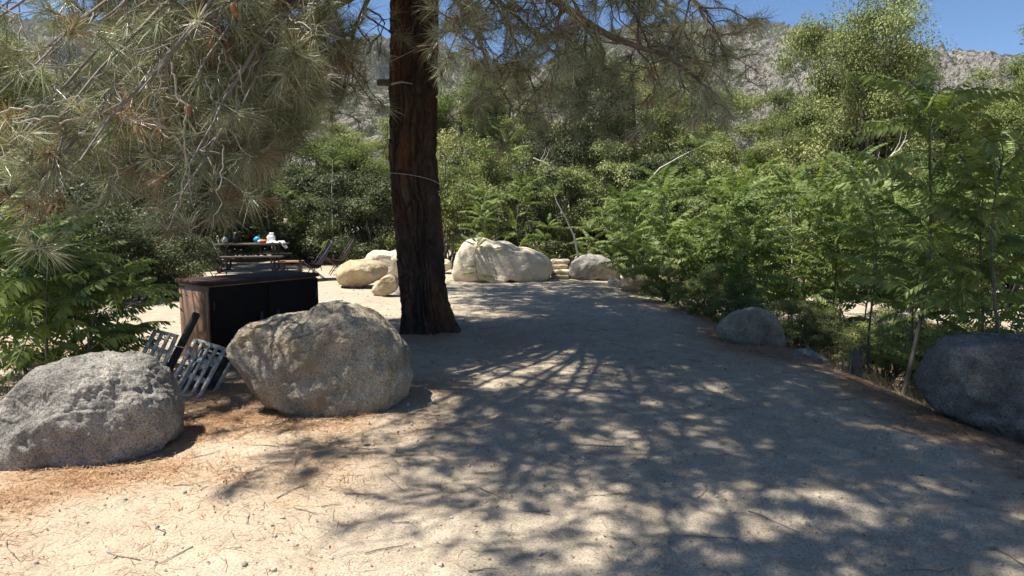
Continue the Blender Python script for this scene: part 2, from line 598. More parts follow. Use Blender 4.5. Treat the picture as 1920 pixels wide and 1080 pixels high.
def mountain(name, prof, Yr, Y0, Y1, amp, seed, cover):
    xr = np.array([(p - 960) / F * Yr for p, _ in prof])
    zr = np.array([(400 - q) / F * Yr for _, q in prof]) - 0.014 * Yr
    X = np.linspace(xr[0], xr[-1], 420)
    Y = np.concatenate([np.linspace(Y0, Yr, 240), np.linspace(Yr, Y1, 60)[1:]])
    GX, GY = np.meshgrid(X, Y)
    rid = np.interp(GX, xr, zr)
    t_ = np.where(GY < Yr, (GY - Y0) / (Yr - Y0), 1 - 0.9 * (GY - Yr) / (Y1 - Yr))
    p = np.stack([GX / 170 + seed, GY / 420, GX * 0], -1)
    w = np.stack([fbm(p * 1.1 + 5, 3), GX * 0, GX * 0], -1)
    rg = 1 - 2 * np.abs(fbm(p + 0.5 * w, 5, 0.52))
    p2 = np.stack([GX / 45 + seed, GY / 70, GX * 0], -1)
    rg2 = 1 - 2 * np.abs(fbm(p2, 4, 0.55))
    Z = rid * np.clip(t_, 0, 1) ** 1.15 + amp * (rg - 0.75) * np.clip(t_ * 3, 0, 1) * np.clip((1.03 - t_) * 3.0, 0.0, 1) + amp * 0.16 * rg2 * np.clip(t_ * 3, 0, 1)
    Z = Z + amp * 0.05 * fbm(np.stack([GX / 9, GY / 12, GX * 0], -1), 3)
    var = 0.5 + cover + 0.75 * (t_ - 0.72) + 0.25 * fbm(np.stack([GX / 140, GY / 200, GX * 0 + seed], -1), 4) - 0.12 * (rg - 0.7)
    mb = MB()
    nx, ny = len(X), len(Y)
    i = np.arange(ny - 1)[:, None] * nx + np.arange(nx - 1)[None, :]
    mb.add(np.stack([GX, GY, Z + 6], -1).reshape(-1, 3), np.stack([i, i + 1, i + nx + 1, i + nx], -1).reshape(-1, 4), None, var.ravel())
    tag(mb.build(name, M['mountain'], smooth=False), kind='structure')


mountain('mountain', [(-900, 180), (-300, 60), (100, 40), (400, 75), (600, 108), (650, 100), (690, 82), (720, 70), (770, 85), (830, 92), (880, 118), (930, 128), (980, 132), (1030, 115), (1080, 92), (1130, 72), (1180, 60), (1240, 56), (1290, 52), (1345, 62), (1360, 54), (1400, 50), (1440, 58), (1482, 66), (1560, 90), (1640, 110), (1740, 118), (1820, 110), (1850, 102), (1900, 118), (2000, 130), (2300, 90), (2900, 200)], 1400, 330, 2300, 105, 2.3, 0.17)
mountain('hill', [(-900, 190), (0, 160), (500, 150), (700, 160), (900, 190), (1000, 165), (1100, 135), (1250, 170), (1350, 220), (1500, 240), (1700, 230), (1900, 200), (2300, 190), (2900, 240)], 700, 230, 1000, 40, 7.7, 0.16)


# thin air between here and the mountains
mb = MB()
mb.box((0, 1150, 240), (2700, 1320, 250))
m, t, b = mat('haze')
t.nodes.remove(b)
pv = N(t, 'ShaderNodeVolumePrincipled', i_Density=0.00007, i_Anisotropy=0.2)
pv.inputs['Color'].default_value = (0.82, 0.9, 1.0, 1)
t.links.new(pv.outputs[0], t.nodes['Material Output'].inputs['Volume'])
tag(mb.build('haze', m), kind='stuff')

# ------------------------------------------------------------------ boulders
def ico(sub):
    bm = bmesh.new()
    bmesh.ops.create_icosphere(bm, subdivisions=sub, radius=1)
    bm.verts.index_update()
    V = np.array([v.co[:] for v in bm.verts])
    T = np.array([[v.index for v in f.verts] for f in bm.faces])
    bm.free()
    return unit(V), T


ICO = {k: ico(k) for k in (2, 3, 5, 6, 7)}


def boulder(name, pts, Y, df, db, material, seed, label, sub=5, rough=0.03, facets=7, fdepth=0.10, cat='boulder', sink=0.0, group=None, exp=0.8, cuts=(), frac=6, fd=1.0):
    """stone with the outline given (photo directions taken at distance Y), df / db = half thickness towards / away from the camera"""
    P = np.array([at(px, py, Y) for px, py in pts])
    c = P.mean(0)
    q = P - c
    th = np.arctan2(q[:, 2], q[:, 0])
    r = np.hypot(q[:, 0], q[:, 2])
    o = np.argsort(th)
    th, r = th[o], r[o]
    th = np.concatenate([th - 2 * math.pi, th, th + 2 * math.pi])
    r = np.concatenate([r, r, r])
    V, T = ICO[sub]
    tt = np.arctan2(V[:, 2], V[:, 0])
    rho = np.hypot(V[:, 0], V[:, 2])
    rr = sum(np.interp(tt + k * 0.07, th, r) for k in (-1, 0, 1)) / 3
    rm = r.mean()
    s = sstep(0.0, 0.75, rho)
    rr = rm + (rr - rm) * s
    rp = rho ** exp
    dep = np.where(V[:, 1] < 0, df, db) * np.sign(V[:, 1]) * np.abs(V[:, 1]) ** exp
    p = np.stack([rr * rp * np.cos(tt), dep, rr * rp * np.sin(tt)], -1)
    size = r.mean()
    rs = np.random.RandomState(seed)
    for k in range(facets):
        n = unit(rs.normal(size=3) * np.array((0.5, 1.3, 0.5)))
        sup = (p @ n).max()
        ov = np.maximum(0, p @ n - sup * (1 - fdepth * (0.5 + rs.rand())))
        p = p - n * (ov * 0.85)[:, None]
    for n, k in cuts:
        n = unit(np.array(n, float))
        sup = (p @ n).max()
        ov = np.maximum(0, p @ n - sup * (1 - k))
        p = p - n * (ov * 0.93)[:, None]
    nrm = unit(p)
    sc = 1.0 / size
    f1 = fbm(p * sc * 1.3 + seed * 3.1, 3)
    f2 = fbm(p * sc * 4.5 + seed * 1.7, 4, 0.6)
    f3 = np.abs(fbm(p * sc * 2.6 + seed, 4, 0.55))
    ter = fbm(p * sc * np.array((1.6, 1.6, 2.4)) + seed * 0.7, 2)
    ter = np.floor(ter * 5) / 5 * 0.6 + 0.4 * ter
    d = size * rough * (1.4 * f1 + 0.75 * f2 - 1.0 * f3 + 1.1 * ter)
    d = d + size * rough * 0.22 * fbm(p * sc * 17 + seed, 3, 0.6)
    p = p + nrm * d[:, None]
    for k in range(frac):                                # fracture ledges and cracks
        n = unit(rs.normal(size=3))
        h = p @ n - rs.uniform(-0.5, 0.5) * size + 0.16 * size * fbm(p * sc * 1.6 + k * 5 + seed, 3)
        msk = sstep(-0.05, 0.3, fbm(p * sc * 1.1 + k * 9 + seed, 2))
        p = p - nrm * (fd * msk * size * rs.uniform(0.006, 0.022) * sstep(-0.012, 0.012, h / size))[:, None]
        p = p - nrm * (msk * size * rough * 0.5 * np.exp(-(h / (0.012 * size)) ** 2))[:, None]
    base = c.copy()
    base[2] = P[:, 2].min() + sink
    mb = MB()
    mb.add(p + (c - base), None, T)
    ob = mb.build(name, material, smooth=True, loc=base)
    return tag(ob, label, cat, group)


# the two big ones in front
boulder('boulder', [(427, 649), (440, 628), (470, 605), (512, 592), (571, 583), (613, 569), (648, 566), (687, 577), (718, 598), (742, 629), (762, 660), (771, 700), (760, 738), (736, 768), (687, 784), (621, 794), (574, 787), (528, 768), (493, 740), (458, 702), (434, 674)], 5.3, 0.45, 0.5, M['rock_tan'], 11,
        'large tan egg-shaped boulder with dappled shade, in front of the brown steel locker', sub=7, rough=0.034, facets=5, fdepth=0.07, frac=6, fd=1.6, exp=0.72, cuts=[((0.35, -1, 0.1), 0.16), ((-0.35, -1, 0.2), 0.10), ((0.8, -0.8, 0.1), 0.05)])
boulder('boulder', [(-22, 800), (-5, 772), (32, 735), (80, 690), (134, 672), (199, 665), (238, 669), (276, 690), (306, 724), (326, 775), (326, 812), (308, 848), (280, 876), (232, 896), (177, 900), (129, 905), (64, 905), (20, 893), (-18, 860)], 4.4, 0.38, 0.5, M['rock_grey'], 23,
        'rounded grey boulder streaked by needle shadows, nearest at the left', sub=7, rough=0.033, facets=6, fdepth=0.07, frac=5, fd=1.3, exp=0.72, cuts=[((0.6, -0.9, -0.1), 0.08), ((-0.2, -1, 0.45), 0.10)])
# right-hand dark boulder
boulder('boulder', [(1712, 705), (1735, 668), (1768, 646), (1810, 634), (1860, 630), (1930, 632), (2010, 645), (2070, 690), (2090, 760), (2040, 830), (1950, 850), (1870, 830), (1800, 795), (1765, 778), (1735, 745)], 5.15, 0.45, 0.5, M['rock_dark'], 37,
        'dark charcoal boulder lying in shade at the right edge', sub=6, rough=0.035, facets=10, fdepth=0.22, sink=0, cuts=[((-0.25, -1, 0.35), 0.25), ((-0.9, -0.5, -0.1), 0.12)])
# far boulders round the clearing
boulder('boulder', [(846, 520), (850, 500), (860, 468), (870, 451), (888, 446), (925, 455), (968, 464), (1005, 471), (1026, 480), (1037, 494), (1034, 512), (1028, 522), (960, 524), (900, 530), (860, 530)], 15.9, 0.75, 0.8, M['rock_white'], 41,
        'long white boulder with a flat sloping top behind the pine trunk', sub=6, rough=0.014, facets=3, fdepth=0.05, exp=0.62, frac=1, cuts=[((0.1, -1, 0.1), 0.12), ((0.3, -0.9, -0.3), 0.12)])
boulder('boulder', [(1062, 520), (1066, 500), (1080, 484), (1100, 477), (1118, 476), (1138, 484), (1152, 496), (1163, 510), (1164, 522), (1120, 526), (1080, 526)], 16.4, 0.5, 0.6, M['rock_grey'], 43,
        'grey domed boulder right of the long white boulder', rough=0.04)
boulder('boulder', [(1158, 535), (1168, 521), (1182, 513), (1200, 512), (1214, 520), (1222, 534), (1210, 546), (1175, 546)], 13.6, 0.35, 0.4, M['rock_gold'], 47,
        'small golden boulder under the green saplings where the path bends', rough=0.04)
boulder('boulder', [(629, 517), (634, 503), (648, 493), (672, 487), (697, 488), (718, 493), (728, 503), (724, 515), (708, 526), (690, 533), (655, 536), (637, 530)], 14.6, 0.55, 0.55, M['rock_gold'], 53,
        'golden brown boulder with a crack beside the camp chairs', rough=0.03, facets=6, cuts=[((0.1, -0.8, -0.7), 0.2)])
boulder('boulder', [(687, 505), (690, 478), (698, 470), (712, 470), (728, 474), (752, 474), (772, 482), (776, 505), (770, 520), (700, 522)], 16.6, 0.6, 0.7, M['rock_white'], 59,
        'pale flat-topped boulder behind the golden brown one', rough=0.03, exp=0.65)
boulder('stone_block', [(698, 548), (699, 537), (712, 527), (726, 516), (735, 514), (742, 519), (746, 536), (744, 542), (728, 552), (710, 554)], 12.9, 0.2, 0.3, M['rock_gold'], 61,
        'small angular tan stone block lying on sand by the pine trunk', rough=0.02, facets=10, fdepth=0.2, exp=0.55, cat='stone')
# half buried at the path's right edge
boulder('boulder', [(1345, 618), (1362, 597), (1388, 584), (1412, 578), (1434, 578), (1454, 592), (1465, 614), (1471, 642), (1466, 672), (1445, 690), (1410, 680), (1375, 660), (1350, 640)], 8.25, 0.28, 0.4, M['rock_tan'], 67,
        'half buried tan boulder with a pale rounded end at the path edge', rough=0.035, facets=6, fdepth=0.14)
boulder('boulder', [(1482, 668), (1492, 660), (1512, 657), (1530, 662), (1548, 674), (1556, 688), (1530, 692), (1500, 684)], 7.3, 0.2, 0.25, M['rock_grey'], 71,
        'small flat grey rock sunk into the needle-covered path edge', rough=0.03, cat='rock')
boulder('boulder', [(282, 508), (292, 494), (320, 489), (345, 492), (366, 500), (370, 512), (330, 518), (290, 517)], 17.5, 0.5, 0.5, M['rock_white'], 79,
        'pale low rock in the clearing left of the picnic table', rough=0.05)
boulder('boulder', [(28, 668), (50, 659), (80, 656), (104, 661), (106, 672), (70, 678), (36, 678)], 7.0, 0.2, 0.25, M['rock_gold'], 83,
        'flat orange-tan rock behind the rounded grey boulder', rough=0.03, cat='rock')
boulder('boulder', [(505, 760), (520, 740), (545, 730), (570, 735), (580, 755), (560, 775), (520, 778)], 5.75, 0.2, 0.3, M['rock_tan'], 89,
        'small tan rock tucked under the egg-shaped boulder', rough=0.04, cat='rock')
boulder('boulder', [(848, 497), (840, 487), (830, 486), (820, 492), (822, 504), (840, 507)], 17.6, 0.3, 0.3, M['rock_white'], 97,
        'pale stone just left of the long white boulder', rough=0.04, cat='rock')
boulder('boulder', [(1140, 527), (1150, 522), (1160, 524), (1163, 531), (1150, 533), (1138, 532)], 14.6, 0.1, 0.1, M['rock_white'], 101,
        'small white stone on the sand before the grey domed boulder', rough=0.03, cat='stone')
# stacked flat stones between white and grey boulders
st = empty('stone_steps', at(1050, 522, 16.3), 'stack of flat tan stones between the white and grey boulders', 'stone steps')
for k in range(4):
    mb = MB()
    V, T = ICO[3]
    p = np.sign(V) * np.abs(V) ** 0.35
    p = p * np.array((0.21 + 0.02 * (k % 2), 0.25, 0.055)) + 0.02 * fbm(V * 2 + k * 3, 3)[:, None]
    p = p + np.array((0.02 * (k % 2), 0.1 * k, 0.05 + 0.115 * k))
    mb.add(p, None, T)
    mb.build('step_stone', M['rock_gold'] if k % 2 == 0 else M['rock_white'], st, smooth=True)

# ------------------------------------------------------------------ steel food locker
A0 = np.array((-3.08, 6.72, 0.0))
dl = unit(np.array((0.60, 0.80, 0)))           # along the long front
dn = np.array((dl[1], -dl[0], 0))             # out of the front (right, towards camera)
LL, WW, HH = 1.33, 0.62, 0.93
A0[2] = Hs(A0[0], A0[1])
cc = A0 + dl * LL / 2 - dn * WW / 2
ax = np.stack([dl, dn, np.array((0, 0, 1.0))])
bx = empty('food_locker', (cc[0], cc[1], A0[2] - 0.02), 'brown steel food storage locker behind the egg-shaped boulder', 'locker')


def bxp(name, c, h, material, parent=None, bev=0.006):
    mb = MB()
    mb.box(ax.T @ np.array(c), h, ax, bev=bev)
    return mb.build(name, material, parent or bx)


bxp('body', (0, 0, 0.05 + (HH - 0.09) / 2), (LL / 2 - 0.006, WW / 2 - 0.006, (HH - 0.09) / 2), M['brown'])
bxp('lid', (0, 0, HH - 0.02), (LL / 2 + 0.02, WW / 2 + 0.02, 0.02), M['brown_top'], bev=0.008)
for s in (-1, 1):
    d_ = bxp('door', (s * LL * 0.25, WW / 2 + 0.008, 0.465), (LL * 0.247, 0.011, 0.412), M['brown_shaded'])
    bxp('handle', (s * 0.10, WW / 2 + 0.035, 0.48), (0.016, 0.014, 0.09), M['black'], d_)
    for z in (0.22, 0.68):
        bxp('hinge', (s * (LL / 2 - 0.04), WW / 2 + 0.022, z), (0.012, 0.012, 0.05), M['black'], d_)
    for u in (-1, 1):
        bxp('foot', (s * (LL / 2 - 0.12), u * (WW / 2 - 0.1), 0.02), (0.06, 0.06, 0.03), M['brown_shaded'])
bxp('side_seam', (-LL / 2 - 0.002, WW / 2 - 0.02, 0.45), (0.008, 0.018, 0.38), M['brown'])

# ------------------------------------------------------------------ toppled camp grill
g0 = at(345, 745, 5.75)
gr = empty('camp_grill', (g0[0], g0[1], Hs(g0[0], g0[1])), 'toppled camp grill with two steel grates on a black post beside the grey boulder', 'grill')
go = np.array(gr.location)
pa, pb = at(369, 588, 6.35) - go, at(296, 735, 5.85) - go
mb = MB()
mb.bar(pa, pb, 0.062, 0.062, (0.3, -1, 0.2), bev=0.006)
mb.build('post', M['black'], gr)


def grate(c4, ncol, nrow, th, wide):
    TL, TR, BR, BL = [np.array(c) - go for c in c4]
    n = unit(np.cross(TR - TL, BL - TL))
    par = empty('grate', (0, 0, 0))
    par.parent = gr
    bl = lambda u, v: (TL * (1 - u) + TR * u) * (1 - v) + (BL * (1 - u) + BR * u) * v
    for k in range(ncol + 1):
        mb = MB()
        mb.bar(bl(k / ncol, 0), bl(k / ncol, 1), 0.026 if 0 < k < ncol else 0.032, th, n)
        mb.build('bar', M['steel'], par)
    for k in range(nrow + 1):
        mb = MB()
        v = k / nrow
        mb.bar(bl(-0.02, v) - n * (-th * 0.5 - 0.004), bl(1.02, v) - n * (-th * 0.5 - 0.004), wide if 0 < k < nrow else wide * 0.75, 0.008, n)
        mb.build('cross_bar', M['steel'], par)
    return n


rc = [at(367, 637, 6.02), at(422, 654, 5.95), at(372, 748, 5.62), at(317, 727, 5.69)]
n = grate(rc, 4, 3, 0.02, 0.05)
grate([at(292, 619, 6.12), at(331, 629, 6.05), at(303, 694, 5.80), at(262, 676, 5.87)], 3, 2, 0.02, 0.045)
# shallow tray behind the right grate
TL, TR, BR, BL = [np.array(c) - go for c in rc]
if n[1] > 0:
    n = -n
bk = -n * 0.17
mb = MB()
mb.bar(TL + bk, BL + bk, 0.012, 0.03, n)
mb.bar(TR + bk + 0.02, BR + bk, 0.012, 0.05, n)
mb.bar(TL + bk, TR + bk, 0.012, 0.03, n)
mb.bar(BL + bk, BR + bk, 0.012, 0.03, n)
mb.build('tray_rim', M['steel'], gr)
mb = MB()
e1, e2 = (TR - TL), (BL - TL)
mb.box((TL + BR) / 2 + bk * 1.05, (np.linalg.norm(e1) / 2, np.linalg.norm(e2) / 2, 0.004), np.stack([unit(e1), unit(np.cross(n, unit(e1))), n]))
mb.build('tray', M['black'], gr)
for w in (TL, TR, BL, BR):
    mb = MB()
    mb.bar(w - n * 0.015, w + bk, 0.016, 0.016, (0.2, 0.3, 1))
    mb.build('strut', M['black'], gr)
th = np.linspace(0, 1, 18)
wp = np.array([at(300 + 60 * a_ + 4 * math.sin(9 * a_), 692 - 55 * math.sin(a_ * 2.4) + 20 * a_, 5.74 + 0.12 * a_) for a_ in th]) - go
mb = MB()
mb.tube(wp, 0.005, 5)
mb.build('cable', M['steel'], gr, smooth=True)

# ------------------------------------------------------------------ picnic table and camp things
TY = 18.4
tb = at(470, 505, TY)
tbz = Hs(tb[0], tb[1])
pt = empty('picnic_table', (tb[0], tb[1], tbz), 'dark metal-framed picnic table with bench in the shade at the back of the clearing', 'picnic table', rz=R(8))


def part(name, material, parent, fn, smooth=False):
    mb = MB()
    fn(mb)
    return mb.build(name, material, parent, smooth)


for k in range(4):
    part('top_plank', M['wood'], pt, lambda mb: mb.box((0, -0.3 + 0.2 * k, 0.76), (1.0, 0.094, 0.02), bev=0.005))
for s in (-1, 1):
    be = part('bench', M['wood'], pt, lambda mb: (mb.box((0, s * 0.68 - 0.075, 0.45), (1.0, 0.07, 0.018), bev=0.004), mb.box((0, s * 0.68 + 0.075, 0.45), (1.0, 0.07, 0.018), bev=0.004)))
for s in (-0.7, 0.7):
    part('frame', M['black'], pt, lambda mb: (
        mb.tube([(s, -0.68, 0.43), (s, -0.68, 0.2), (s, -0.55, 0.05), (s, 0, 0.04), (s, 0.55, 0.05), (s, 0.68, 0.2), (s, 0.68, 0.43)], 0.03, 8),
        mb.tube([(s, -0.3, 0.73), (s, -0.28, 0.05)], 0.03, 8), mb.tube([(s, 0.3, 0.73), (s, 0.28, 0.05)], 0.03, 8),
        mb.tube([(s, -0.3, 0.4), (s, -0.68, 0.4)], 0.025, 6), mb.tube([(s, 0.3, 0.4), (s, 0.68, 0.4)], 0.025, 6)))
part('brace', M['black'], pt, lambda mb: mb.tube([(-0.7, 0, 0.3), (0.7, 0, 0.3)], 0.02, 6))


def on_table(px, dy=0.0):
    p = at(px, 462, TY + dy)
    return (p[0], p[1], tbz + 0.782)


V3, T3 = ICO[3]
ob = empty('paper_bag', on_table(509), 'crumpled white paper bag standing on the picnic table', 'bag')
part('bag', M['white'], ob, lambda mb: mb.add((np.sign(V3) * np.abs(V3) ** 0.5 * np.array((0.10, 0.08, 0.115)) + 0.018 * fbm(V3 * 3, 3)[:, None]) + np.array((0, 0, 0.12)), None, T3))
part('flap', M['white'], ob, lambda mb: mb.box((0.02, 0, 0.262), (0.055, 0.05, 0.03), bev=0.01))
mb = MB()
u = np.linspace(-1, 1, 15)
U, W = np.meshgrid(u, u)
Z = 0.05 + 0.06 * fbm(np.stack([U * 1.7, W * 1.7, U * 0 + 4], -1), 3) - 0.25 * sstep(0.55, 1.0, U) * 0.7
i = np.arange(14)[:, None] * 15 + np.arange(14)[None, :]
mb.add(np.stack([U * 0.24, W * 0.17, np.maximum(Z, -0.16)], -1).reshape(-1, 3), np.stack([i, i + 1, i + 16, i + 15], -1).reshape(-1, 4))
tag(mb.build('cloth', M['white'], smooth=True, loc=on_table(520, -0.12)), 'rumpled white cloth hanging over the end of the picnic table', 'cloth')
ob = empty('plastic_tub', on_table(483, -0.1), 'blue and white plastic bag on the picnic table', 'bag')
part('bag_body', M['blue'], ob, lambda mb: mb.add(V3 * np.array((0.10, 0.07, 0.09)) * (1 + 0.15 * fbm(V3 * 2.5, 2)[:, None]) + np.array((0, 0, 0.1)), None, T3), True)
part('bag_panel', M['white'], ob, lambda mb: mb.add(V3 * np.array((0.075, 0.05, 0.05)) + np.array((0.075, -0.03, 0.055)), None, T3), True)
ob.name = 'shopping_bag'
ob = empty('snack_packet', on_table(494, -0.15), 'red and white packet lying on the picnic table', 'packet')
part('packet', M['red'], ob, lambda mb: mb.add(np.sign(V3) * np.abs(V3) ** 0.6 * np.array((0.1, 0.06, 0.05)) + np.array((0, 0, 0.055)), None, T3), True)
ob = empty('cooking_pot', on_table(422, 0), 'small silver pot on the dark picnic table', 'pot')
part('pot', M['silver'], ob, lambda mb: mb.tube([(0, 0, 0.0), (0, 0, 0.005), (0, 0, 0.12), (0, 0, 0.13)], [0.07, 0.09, 0.09, 0.07], 14, cap=True), True)
part('lid', M['silver'], ob, lambda mb: mb.tube([(0, 0, 0.13), (0, 0, 0.15), (0, 0, 0.18)], [0.085, 0.05, 0.02], 14, cap=True), True)
ob = empty('water_jug', on_table(442, 0.05), 'dark bottle standing on the picnic table beside the silver pot', 'bottle')
part('bottle', M['black'], ob, lambda mb: mb.tube([(0, 0, 0.0), (0, 0, 0.18), (0, 0, 0.23), (0, 0, 0.26)], [0.06, 0.06, 0.03, 0.03], 12, cap=True), True)
ob.name = 'bottle'
part('cap', M['steel'], ob, lambda mb: mb.tube([(0, 0, 0.262), (0, 0, 0.29)], 0.033, 10, cap=True), True)
# low wood bench right of table
p = at(546, 500, 18.0)
ob = empty('low_bench', (p[0], p[1], Hs(p[0], p[1])), 'low reddish wooden bench right of the picnic table', 'bench', rz=R(6))
for k in (-1, 1):
    part('seat_plank', M['wood_red'], ob, lambda mb: mb.box((0, 0.09 * k, 0.33), (0.32, 0.085, 0.02), bev=0.004))
for s in (-0.22, 0.22):
    part('leg', M['wood'], ob, lambda mb: mb.box((s, 0, 0.145), (0.035, 0.13, 0.16)))


def camp_chair(px, Y, rz, fab, label):
    p = at(px, 500, Y)
    r = empty('camp_chair', (p[0], p[1], Hs(p[0], p[1])), label, 'chair', 'low camp chairs in the clearing', R(rz))
    u = np.linspace(0, 1, 12)
    w = np.linspace(-1, 1, 9)
    U, W = np.meshgrid(u, w, indexing='ij')
    yy = np.interp(U, [0, 0.35, 0.6, 1], [-0.34, 0.02, 0.18, 0.40])
    zz = np.interp(U, [0, 0.2, 0.42, 0.65, 1], [0.38, 0.30, 0.27, 0.47, 0.86]) + 0.10 * W ** 2
    xx = W * np.interp(U, [0, 0.5, 1], [0.27, 0.31, 0.24])
    mb = MB()
    i = np.arange(11)[:, None] * 9 + np.arange(8)[None, :]
    q = np.stack([i, i + 1, i + 10, i + 9], -1).reshape(-1, 4)
    vv = np.stack([xx, yy, zz], -1).reshape(-1, 3)
    mb.add(vv, q)
    mb.add(vv - np.array((0, 0.006, 0.008)), q[:, ::-1])
    mb.build('seat', fab, r, True)
    for sx in (-1, 1):
        for a_, b_ in (((0.26 * sx, -0.33, 0.46), (0.2 * sx, 0.22, 0.0)), ((0.24 * sx, 0.38, 0.94), (0.2 * sx, -0.26, 0.0))):
            mb = MB()
            mb.tube([a_, b_], 0.011, 6, cap=True)
            mb.build('leg', M['black'], r, True)
    mb = MB()
    mb.tube([(-0.2, -0.03, 0.17), (0.2, -0.03, 0.17)], 0.011, 6)
    mb.build('cross_tube', M['black'], r, True)


camp_chair(400, 16.6, 60, M['fabric'], 'black low camp chair beside the left end of the picnic table')
camp_chair(592, 15.9, -62, M['fabric'], 'black sling camp chair leaning back between bench and golden boulder')
camp_chair(636, 17.6, -70, M['fabric_brown'], 'brownish camp chair partly behind the golden brown boulder')


# ------------------------------------------------------------------ pine tree
def tcx(z):
    return np.interp(z, [-0.3, 0, 0.5, 2.3, 4.4, 8, 15], [-1.07, -1.09, -1.16, -1.28, -1.22, -1.1, -0.9]), np.interp(z, [0, 15], [8.7, 8.9])


trad = lambda z: np.interp(z, [-0.3, 0, 0.15, 0.5, 1.2, 4.5, 8, 12, 15.5], [0.40, 0.345, 0.315, 0.295, 0.285, 0.288, 0.22, 0.11, 0.025])
tz0 = Hs(-1.09, 8.7)
pine = empty('pine_tree', (-1.09, 8.7, tz0), 'tall pine with furrowed dark red-brown trunk and drooping long-needled branches', 'tree')
POFF = np.array(pine.location)
zz = np.concatenate([np.arange(-0.3, 4.9, 0.011), np.linspace(4.9, 15.5, 140)])
th = np.linspace(0, 2 * math.pi, 220, endpoint=False)
TH, ZZ = np.meshgrid(th, zz)
cx, cy = tcx(ZZ)
rd = trad(ZZ)
pc = np.stack([np.cos(TH) * 0.3, np.sin(TH) * 0.3, ZZ], -1)
wv = pc * np.array((1, 1, 0.5))
q = pc * np.array((9.0, 9.0, 0.85)) + 0.28 * np.stack([fbm(wv * 5, 2), fbm(wv * 5 + 9, 2), fbm(wv * 5 + 19, 2)], -1)
fur = np.minimum(np.abs(perlin(q)), np.abs(perlin(q * np.array((1, 1, 1.7)) + 7.7)))
pl = sstep(0.0, 0.17, fur) * (0.35 + 0.65 * sstep(0.0, 0.12, np.abs(perlin(pc * np.array((6, 6, 4.2)) + 2.2))))
flake = np.floor(4 * fbm(pc * np.array((15, 15, 4.5)) + 3, 3)) / 4
disp = 0.055 * (pl - 0.6) + 0.012 * flake + 0.008 * fbm(pc * np.array((40, 40, 14)), 3)
flare = sstep(0.5, -0.1, ZZ) * (0.05 * np.cos(5 * TH + 1.0) + 0.03 * np.cos(3 * TH))
rr = rd + disp * np.clip(rd / 0.28, 0.1, 1) + flare
mb = MB()
nt_, nz_ = 220, len(zz)
i = np.arange(nz_ - 1)[:, None] * nt_
j = np.arange(nt_)[None, :]
k = (j + 1) % nt_
mb.add(np.stack([cx + np.cos(TH) * rr, cy + np.sin(TH) * rr, ZZ], -1).reshape(-1, 3) - np.array((-1.09, 8.7, 0)), np.stack([i + j, i + k, i + nt_ + k, i + nt_ + j], -1).reshape(-1, 4))
mb.build('trunk', M['bark'], pine, smooth=True)
# broken stub, loose wire
c_ = np.array(tcx(3.18) + (3.18,)) - np.array((-1.09, 8.7, 0))
part('branch_stub', M['limb'], pine, lambda mb: mb.box(c_ + np.array((-0.34, -0.12, 0)), (0.10, 0.035, 0.038), bev=0.008))
part('branch_stub', M['twig'], pine, lambda mb: mb.tube(c_ + np.array([(-0.24, -0.2, -0.03), (-0.1, -0.33, -0.03), (0.04, -0.36, -0.06)]), [0.02, 0.015, 0.006], 5))
for z, dz, a0, a1 in ((2.06, -0.16, math.pi * 1.02, math.pi * 2.0), (3.42, 0.3, math.pi * 1.15, math.pi * 1.8)):
    a_ = np.linspace(a0, a1, 24)
    tt = np.linspace(0, 1, 24)
    cz = z + dz * tt ** 2
    cxx, cyy = tcx(cz)
    part('twine', M['twig'], pine, lambda mb: mb.tube(np.stack([cxx + 1.09 + np.cos(a_) * 0.325, cyy - 8.7 + np.sin(a_) * 0.325, cz], -1), 0.006, 5), True)

rng = np.random.RandomState(5)


